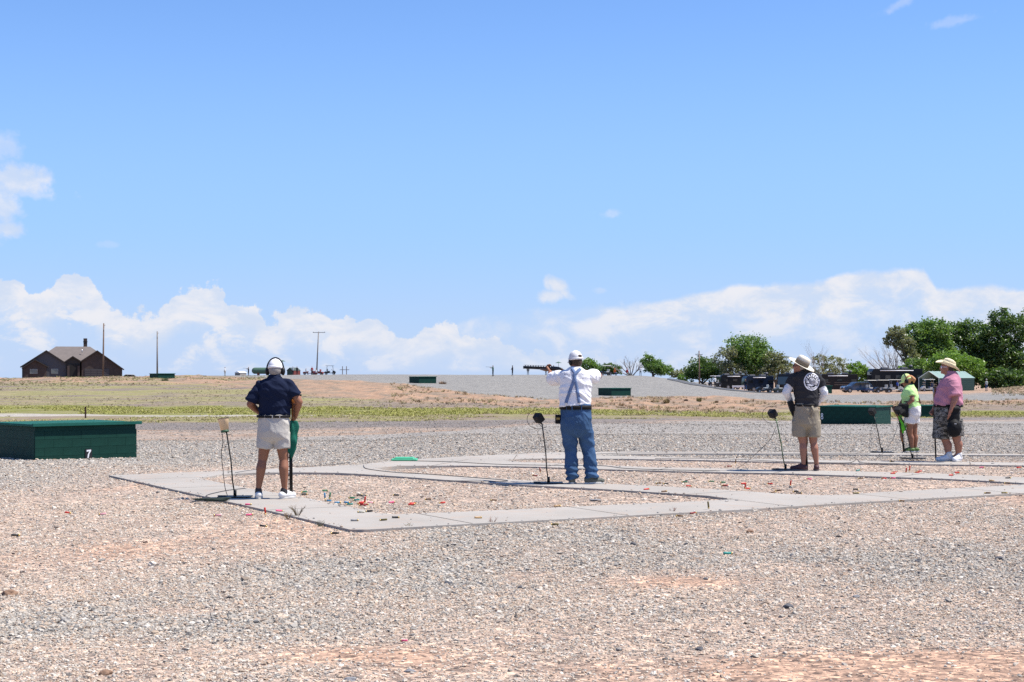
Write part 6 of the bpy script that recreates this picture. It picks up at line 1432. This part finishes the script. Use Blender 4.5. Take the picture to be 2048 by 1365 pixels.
LM = {'green': leaf_mat('green leaves', (.075, .15, .035), (.20, .31, .08)), 'dark': leaf_mat('dark green leaves', (.040, .085, .022), (.12, .20, .05)), 'olive': leaf_mat('olive grey leaves', (.13, .15, .08), (.28, .29, .18)), 'bright': leaf_mat('bright green leaves', (.10, .19, .035), (.22, .36, .07))}
bark = mat('grey brown bark', (.13, .10, .08), .95, var=.3, scale=1.5, bump=.6, bscale=8); barkp = mat('pale dead bark', (.30, .26, .23), .95, var=.2, scale=1.5)
def branches(b, base, top, r0, rnd, depth, spread, out, nsub=4, up=.35, ln=(.42, .66)):
    d = top-base; L_ = d.length; n = 5; pts = [base]; off = Vector((0, 0, 0))
    for i in range(1, n+1): off += Vector((rnd.uniform(-1, 1), rnd.uniform(-1, 1), rnd.uniform(-.4, .6)))*L_*.035; pts.append(base+d*(i/n)+off)
    b.tube(pts, [r0*(1-.68*i/n) for i in range(n+1)], 7 if depth > 1 else 5 if depth > 0 else 3, cap=False); out.append(pts[-1])
    if depth <= 0: return
    for k in range(nsub):
        t = .35+.65*(k+rnd.random()*.6)/nsub; i = min(int(t*n), n-1); p = pts[i].lerp(pts[i+1], t*n-i)
        a = rnd.uniform(0, 6.28); dr = (d.normalized()*.7+Vector((math.cos(a), math.sin(a), up*rnd.uniform(.2, 1.6)))*spread).normalized()
        branches(b, p, p+dr*L_*rnd.uniform(*ln), r0*(1-.68*t)*.62, rnd, depth-1, spread, out, nsub, up, ln)
def tree(label, px, Y, top, crowns, leaf, n=5200, ls=.30, seed=1, bare=0, trunk_r=.28, basepx=None, cat='tree', clump=.75, name='tree'):
    """crowns: (px, py, half width px, half height px) of leaf masses as they stand at distance Y"""
    rnd = random.Random(seed); rg = np.random.default_rng(seed); k = Y/F; g = G(basepx or px, Y); root = empty(name, g, 0, label, cat, 'trees and bushes along the right' if cat != 'x' else None)
    b = MB(); out = []; cr = []
    f_ = 1.06 if px > 1760 else 1.22
    for (cx, cy, hw, hh) in crowns: hw *= f_; hh *= (1+f_)/2; c = W(cx, cy, Y)-g; cr.append((c, hw*k, hh*k))
    if cr:
        hmin = min(c.z-h for c, w_, h in cr); fork = Vector((0, 0, max(.6, hmin*.6)))
        b.tube([(0, 0, -.3), fork*.5+Vector((.05, 0, 0)), fork], [trunk_r*1.25, trunk_r, trunk_r*.85], 9)
        for (c, w_, h) in cr: branches(b, fork, c, trunk_r*.62, rnd, 2, .75, out, 4, .35, (.2, .36))
    else:
        for q in range(bare): 
            a = -1+2*(q+rnd.random()*.6)/bare; t = W(px+top[0]*a, top[1]+abs(a)*top[2]+rnd.uniform(0, 5), Y)-g+Vector((0, rnd.uniform(-2, 2), 0)); branches(b, Vector((a*.15, 0, -.2)), t, trunk_r*.5, rnd, 3, .55, out, 5, .6, (.3, .5))
    b.build('trunk', bark if cr else barkp, root, True)
    if cr:
        vol = np.array([w_*w_*h for c, w_, h in cr]); vol = vol**.8; vol /= vol.sum(); P_ = []
        for (c, w_, h), f_ in zip(cr, vol):
            m_ = max(5, int(1.6*n*f_/26)); dd = rg.normal(size=(m_, 3)); dd /= np.linalg.norm(dd, axis=1)[:, None]; rr = rg.uniform(.30, 1.0, m_)**.55*rg.uniform(.82, 1.16, m_)
            ce = dd*rr[:, None]*np.array([w_, w_*.9, h])+np.array(c)
            cs = rg.uniform(.5, 1.6, m_)*clump*min(1.6, max(.45, w_*.28)); q = np.repeat(ce, 26, 0)+rg.normal(size=(m_*26, 3))*np.repeat(cs, 26)[:, None]*np.array([.55, .55, .38]); tn = np.repeat(rg.uniform(0, 1, m_), 26)*.6+rg.uniform(0, .4, m_*26)
            P_.append(np.concatenate([q, tn[:, None]], 1))
        A = np.concatenate(P_); A = A[A[:, 2] > .3]; N = len(A); u_ = rg.normal(size=(N, 3)); u_[:, 2] *= .6; u_ /= np.linalg.norm(u_, axis=1)[:, None]; v_ = np.cross(u_, rg.normal(size=(N, 3))); v_ /= np.linalg.norm(v_, axis=1)[:, None]
        s_ = ls*.85*rg.uniform(.5, 1.2, N)[:, None]; c_ = A[:, :3]; vs = np.stack([c_-u_*s_, c_+v_*s_*.55, c_+u_*s_, c_-v_*s_*.55], 1).reshape(-1, 3)
        me = bpy.data.meshes.new('crown'); me.vertices.add(4*N); me.vertices.foreach_set('co', vs.ravel()); me.loops.add(4*N); me.loops.foreach_set('vertex_index', np.arange(4*N)); me.polygons.add(N); me.polygons.foreach_set('loop_start', np.arange(0, 4*N, 4)); me.update(calc_edges=True)
        a = me.attributes.new('tone', 'FLOAT', 'POINT'); a.data.foreach_set('value', np.repeat(A[:, 3], 4).astype(np.float32)); me.materials.append(LM[leaf]); link('crown', me, root)
    return root
# right hand mass
tree('tallest dark green tree at the right edge of the picture', 2012, 282, None, [(2002, 640, 26, 24), (1985, 680, 34, 30), (2030, 665, 30, 34), (2010, 720, 44, 34), (2040, 735, 34, 30), (1975, 735, 30, 30)], 'dark', 13000, .32, 1, trunk_r=.5)
tree('dark green tree cut by the right picture edge behind the tallest one', 2085, 292, None, [(2085, 655, 40, 40), (2100, 720, 52, 40), (2062, 750, 30, 24)], 'dark', 8000, .34, 2, trunk_r=.5)
tree('broad mid green tree left of the tallest tree with domed top', 1925, 286, None, [(1905, 668, 34, 24), (1945, 668, 36, 26), (1925, 705, 46, 30), (1965, 700, 26, 24), (1925, 755, 56, 20)], 'dark', 11000, .32, 3, trunk_r=.45)
tree('broad light green tree with wide dome above the large black motorhome', 1855, 280, None, [(1830, 672, 32, 26), (1868, 664, 34, 24), (1848, 700, 38, 24), (1885, 702, 28, 22)], 'green', 10000, .30, 4, trunk_r=.4)
tree('sparse olive tree at the left end of the right hand trees', 1806, 276, None, [(1792, 665, 20, 14), (1784, 682, 18, 14), (1808, 690, 20, 16), (1822, 712, 18, 14)], 'olive', 3000, .26, 5, trunk_r=.3, basepx=1822)
tree('leafless pale tree leaning left above the large black motorhome', 1768, 284, (40, 712, 12), [], 'olive', seed=6, bare=8, trunk_r=.26, basepx=1806)
tree('rounded light green bush behind the carport roof', 1905, 268, None, [(1905, 728, 40, 22), (1940, 735, 26, 20), (1872, 735, 22, 18)], 'bright', 6500, .26, 7, cat='bush', trunk_r=.2, name='bush')
tree('low green bush between large motorhome and carport', 1835, 272, None, [(1835, 738, 30, 20), (1812, 745, 16, 14)], 'green', 2600, .26, 8, cat='bush', trunk_r=.2, name='bush')
tree('dark green bush behind the right end of the carport', 1985, 266, None, [(1985, 762, 24, 18), (2010, 758, 30, 22), (2040, 762, 26, 18)], 'dark', 4500, .28, 9, cat='bush', trunk_r=.2, name='bush')
# middle group
tree('tall green tree with rounded top left of the man in charcoal tee', 1500, 315, None, [(1492, 694, 34, 20), (1505, 712, 36, 22), (1480, 725, 24, 18), (1515, 735, 34, 16)], 'green', 8500, .30, 10, trunk_r=.4)
tree('grey leaved half bare tree left of the tall rounded one', 1462, 312, None, [(1456, 706, 17, 12), (1448, 722, 18, 13), (1465, 738, 22, 14)], 'olive', 2300, .24, 11, trunk_r=.4)
tree('dark green bushy tree behind the short brown utility pole', 1405, 318, None, [(1405, 736, 26, 18), (1385, 748, 14, 12), (1428, 748, 22, 14)], 'dark', 4800, .28, 12, trunk_r=.3)
tree('grey green thin tree between tall rounded tree and sun hat', 1552, 312, None, [(1545, 718, 20, 15), (1562, 735, 22, 14), (1575, 720, 10, 10), (1540, 745, 24, 12)], 'olive', 3300, .25, 13, trunk_r=.3)
tree('sparse grey tree right of the sun hat', 1652, 310, None, [(1640, 722, 15, 12), (1665, 726, 18, 14), (1650, 742, 28, 10), (1690, 738, 12, 12)], 'olive', 2100, .24, 14, trunk_r=.25)
tree('leafless twiggy tree rising just right of the sun hat', 1633, 306, (16, 700, 12), [], 'olive', seed=15, bare=4, trunk_r=.14)
tree('bright green young tree left of the large black motorhome', 1716, 300, None, [(1716, 738, 16, 14), (1708, 755, 16, 14), (1728, 750, 12, 14), (1738, 758, 14, 12)], 'bright', 3600, .26, 16, trunk_r=.2)
# behind the crest
tree('green leaning tree on the crest right of the leafless tree', 1306, 330, None, [(1296, 722, 14, 12), (1308, 732, 20, 11), (1326, 740, 18, 9)], 'green', 3400, .26, 17, trunk_r=.3)
tree('leafless spreading pale tree on the crest right of the golf cart', 1262, 332, (36, 720, 14), [], 'olive', seed=18, bare=7, trunk_r=.26)
tree('green tree just right of the aiming man\'s cap', 1180, 335, None, [(1178, 732, 16, 13), (1190, 740, 14, 10)], 'green', 2300, .26, 19, trunk_r=.25)
tree('green tree behind the white roofed golf cart on the crest', 1216, 336, None, [(1213, 738, 16, 10), (1230, 742, 12, 8)], 'dark', 2200, .26, 20, trunk_r=.25)
tree('small pale green bush left of the short brown utility pole', 1358, 335, None, [(1352, 748, 12, 8), (1370, 745, 9, 8)], 'olive', 1000, .24, 21, cat='bush', trunk_r=.12, name='bush')
tree('small green bush low behind the asphalt slope top', 1372, 322, None, [(1368, 757, 12, 8)], 'green', 700, .24, 22, cat='bush', trunk_r=.12, name='bush')

# ------------------------------------------------------------------ grass and weeds on the range
def tufts(q, material):
    outs = []
    for k in range(4):
        me = bpy.data.meshes.new('tuft'); r_ = random.Random(k+40); vs = []; fs = []
        for i in range(11):
            a = r_.uniform(0, 6.28); l = r_.uniform(.5, 1); w_ = .035; x, y = r_.uniform(-.25, .25), r_.uniform(-.25, .25); lx, ly = math.cos(a)*l*.45, math.sin(a)*l*.45; n = len(vs); px_, py_ = -math.sin(a)*w_, math.cos(a)*w_
            vs += [(x-px_, y-py_, 0), (x+px_, y+py_, 0), (x+lx*.5+px_*.8, y+ly*.5+py_*.8, l*.6), (x+lx*.5-px_*.8, y+ly*.5-py_*.8, l*.6), (x+lx, y+ly, l)]; fs += [(n, n+1, n+2, n+3), (n+3, n+2, n+4)]
        me.from_pydata(vs, [], fs); me.materials.append(material); ob = bpy.data.objects.new('tuft', me)
        oi = q.new('GeometryNodeObjectInfo'); oi.inputs['Object'].default_value = ob; gi = q.new('GeometryNodeGeometryToInstance'); q.link(oi.outputs['Geometry'], gi.inputs[0]); outs.append(gi.outputs[0])
    return reversed(outs)
tuft_m = tone_mat('grass blades', .8)
def field(n, y0, y1, fn):
    x, y = cone_points(n, y0, y1, 1.1); z = gzv(x, y); px = 1024+F*x/y; py = HZ+(EYE-z)*F/y; return x, y, z, px, py
def spread(name, parts):
    P_, S_, R_, T_ = [], [], [], []
    for (x, y, z, h, wd, col_) in parts:
        m_ = len(x); P_.append(np.stack([x, y, z], 1)); hh = h*rng.lognormal(0, .3, m_); S_.append(np.stack([wd*hh, wd*hh, hh], 1)); R_.append(np.stack([np.zeros(m_), np.zeros(m_), rng.uniform(0, 6.28, m_)], 1))
        c_ = np.array(col_)[rng.integers(0, len(col_), m_)]*rng.uniform(.88, 1.12, (m_, 1)); T_.append(np.concatenate([c_, np.ones((m_, 1))], 1))
    P_, S_, R_, T_ = map(np.concatenate, (P_, S_, R_, T_)); return scatter(name, P_, S_, R_, T_, rng.integers(0, 4, len(P_)), tufts, tuft_m)
x, y, z, px, py = field(90000, 62, 125, None); jt = (fbm(x/6, y/9, 3, 71)-.5)*9
dn = fbm(x/5, y/8, 4, 72)
k = (py+jt < band('grn', px)+1) & (py+jt > band('grn', px)-15) & (py > band('mauve', px)-3) & (dn > .40) & (rng.random(len(x)) < .7)
g1 = (x[k], y[k], z[k], .085, 2.6, [(.31, .31, .08), (.33, .32, .10), (.34, .31, .13), (.28, .29, .08)])
k = (py+jt < band('gr2', px)+2) & (py+jt > band('road', px)) & (dn > .5) & (rng.random(len(x)) < .5)
g2 = (x[k], y[k], z[k], .06, 2.6, [(.32, .30, .12), (.35, .30, .16), (.29, .29, .10)])
spread('grass', [g1, g2])
x, y, z, px, py = field(60000, 90, 290, None); dn = fbm(x/7, y/12, 4, 75)
k = (py < band('mauve', px)+2) & (py > band('oran', px)-2) & (dn > .43) & (y < 240)
k &= rng.random(len(x)) < .55
g3 = (x[k], y[k], z[k], .075, 3.2, [(.30, .24, .17), (.34, .27, .18), (.25, .24, .12), (.24, .20, .16)])
k = (py < band('oran', px)+3) & (py > band('hill', px)-1) & (py > band('ora2', px)) & (dn > .50) & (px > 780) & (y < 260)
k &= rng.random(len(x)) < .6
g4 = (x[k], y[k], z[k], .19, 2.0, [(.32, .24, .15), (.26, .19, .12), (.37, .29, .17), (.24, .21, .10)])
k = (py < 772) & (px < 560) & (py > 753) & (dn > .48) & (y < 280)
k &= rng.random(len(x)) < .5
g5 = (x[k], y[k], z[k], .14, 2.2, [(.20, .21, .08), (.27, .21, .12), (.16, .17, .07)])
k = (px > 1985) & (py < 792) & (py > 760) & (y > 180) & (y < 290) & (dn > .4)
k &= rng.random(len(x)) < .5
g6 = (x[k], y[k], z[k], .22, 1.8, [(.36, .29, .18), (.30, .25, .16)])
spread('dry_weeds', [g3, g4, g5, g6])
# larger bushes of weed on the dirt bank that show singly
for i, (wx, wy, wd, hh, c_, lab) in enumerate([(1398, 800, 11, 12, (.23, .20, .07), 'olive yellow weed clump on the bank below the walking person in white'), (1433, 800, 9, 6, (.22, .16, .08), 'brown weed clump right of the olive one on the bank'), (1333, 812, 14, 14, (.26, .20, .09), 'tall straw coloured weed clump on the bank right of the low trap house'),
     (1258, 806, 16, 8, (.20, .14, .08), 'brown weed clump right below the low trap house'), (1306, 806, 10, 8, (.27, .21, .11), 'small straw weed clump between two bigger ones on the bank'), (1372, 806, 10, 6, (.17, .12, .08), 'dark brown weed clump on the bank, left of the olive one'), (1433, 818, 12, 9, (.24, .19, .07), 'yellowish weed clump low on the bank near the green strip'),
     (855, 766, 26, 8, (.28, .18, .10), 'rusty weed clump on the shoulder under the crest trap house'), (885, 768, 20, 8, (.26, .16, .09), 'rusty weed clump right of the first on the grey hill shoulder'), (330, 770, 20, 8, (.16, .17, .07), 'green weed clump below the crest trap house at left')]):
    Yw = np.interp(wy, [762, 770, 800, 812, 820], [205, 190, 150, 140, 128]); g = G(wx, Yw); kk = Yw/F; b = MB(); r_ = random.Random(i+90)
    for q in range(90):
        a = r_.uniform(0, 6.28); rr = r_.random()**.5; l = hh*kk*r_.uniform(.5, 1.1)*(1.1-.5*rr); p0 = Vector((rr*math.cos(a)*wd*kk*.4, rr*math.sin(a)*wd*kk*.4, -.03)); d = Vector((math.cos(a)*.4*l, math.sin(a)*.4*l, l)); s_ = Vector((-math.sin(a), math.cos(a), 0))*.03
        b.add([p0-s_, p0+s_, p0+d*.6+s_*.8, p0+d, p0+d*.6-s_*.8], [(0, 1, 2, 3, 4)])
    o = b.build('weed_clump', mat('weed '+str(c_), c_, .9, var=.3, scale=5)); o.location = g; tag(o, lab, 'weed', 'weed clumps on the dirt bank')
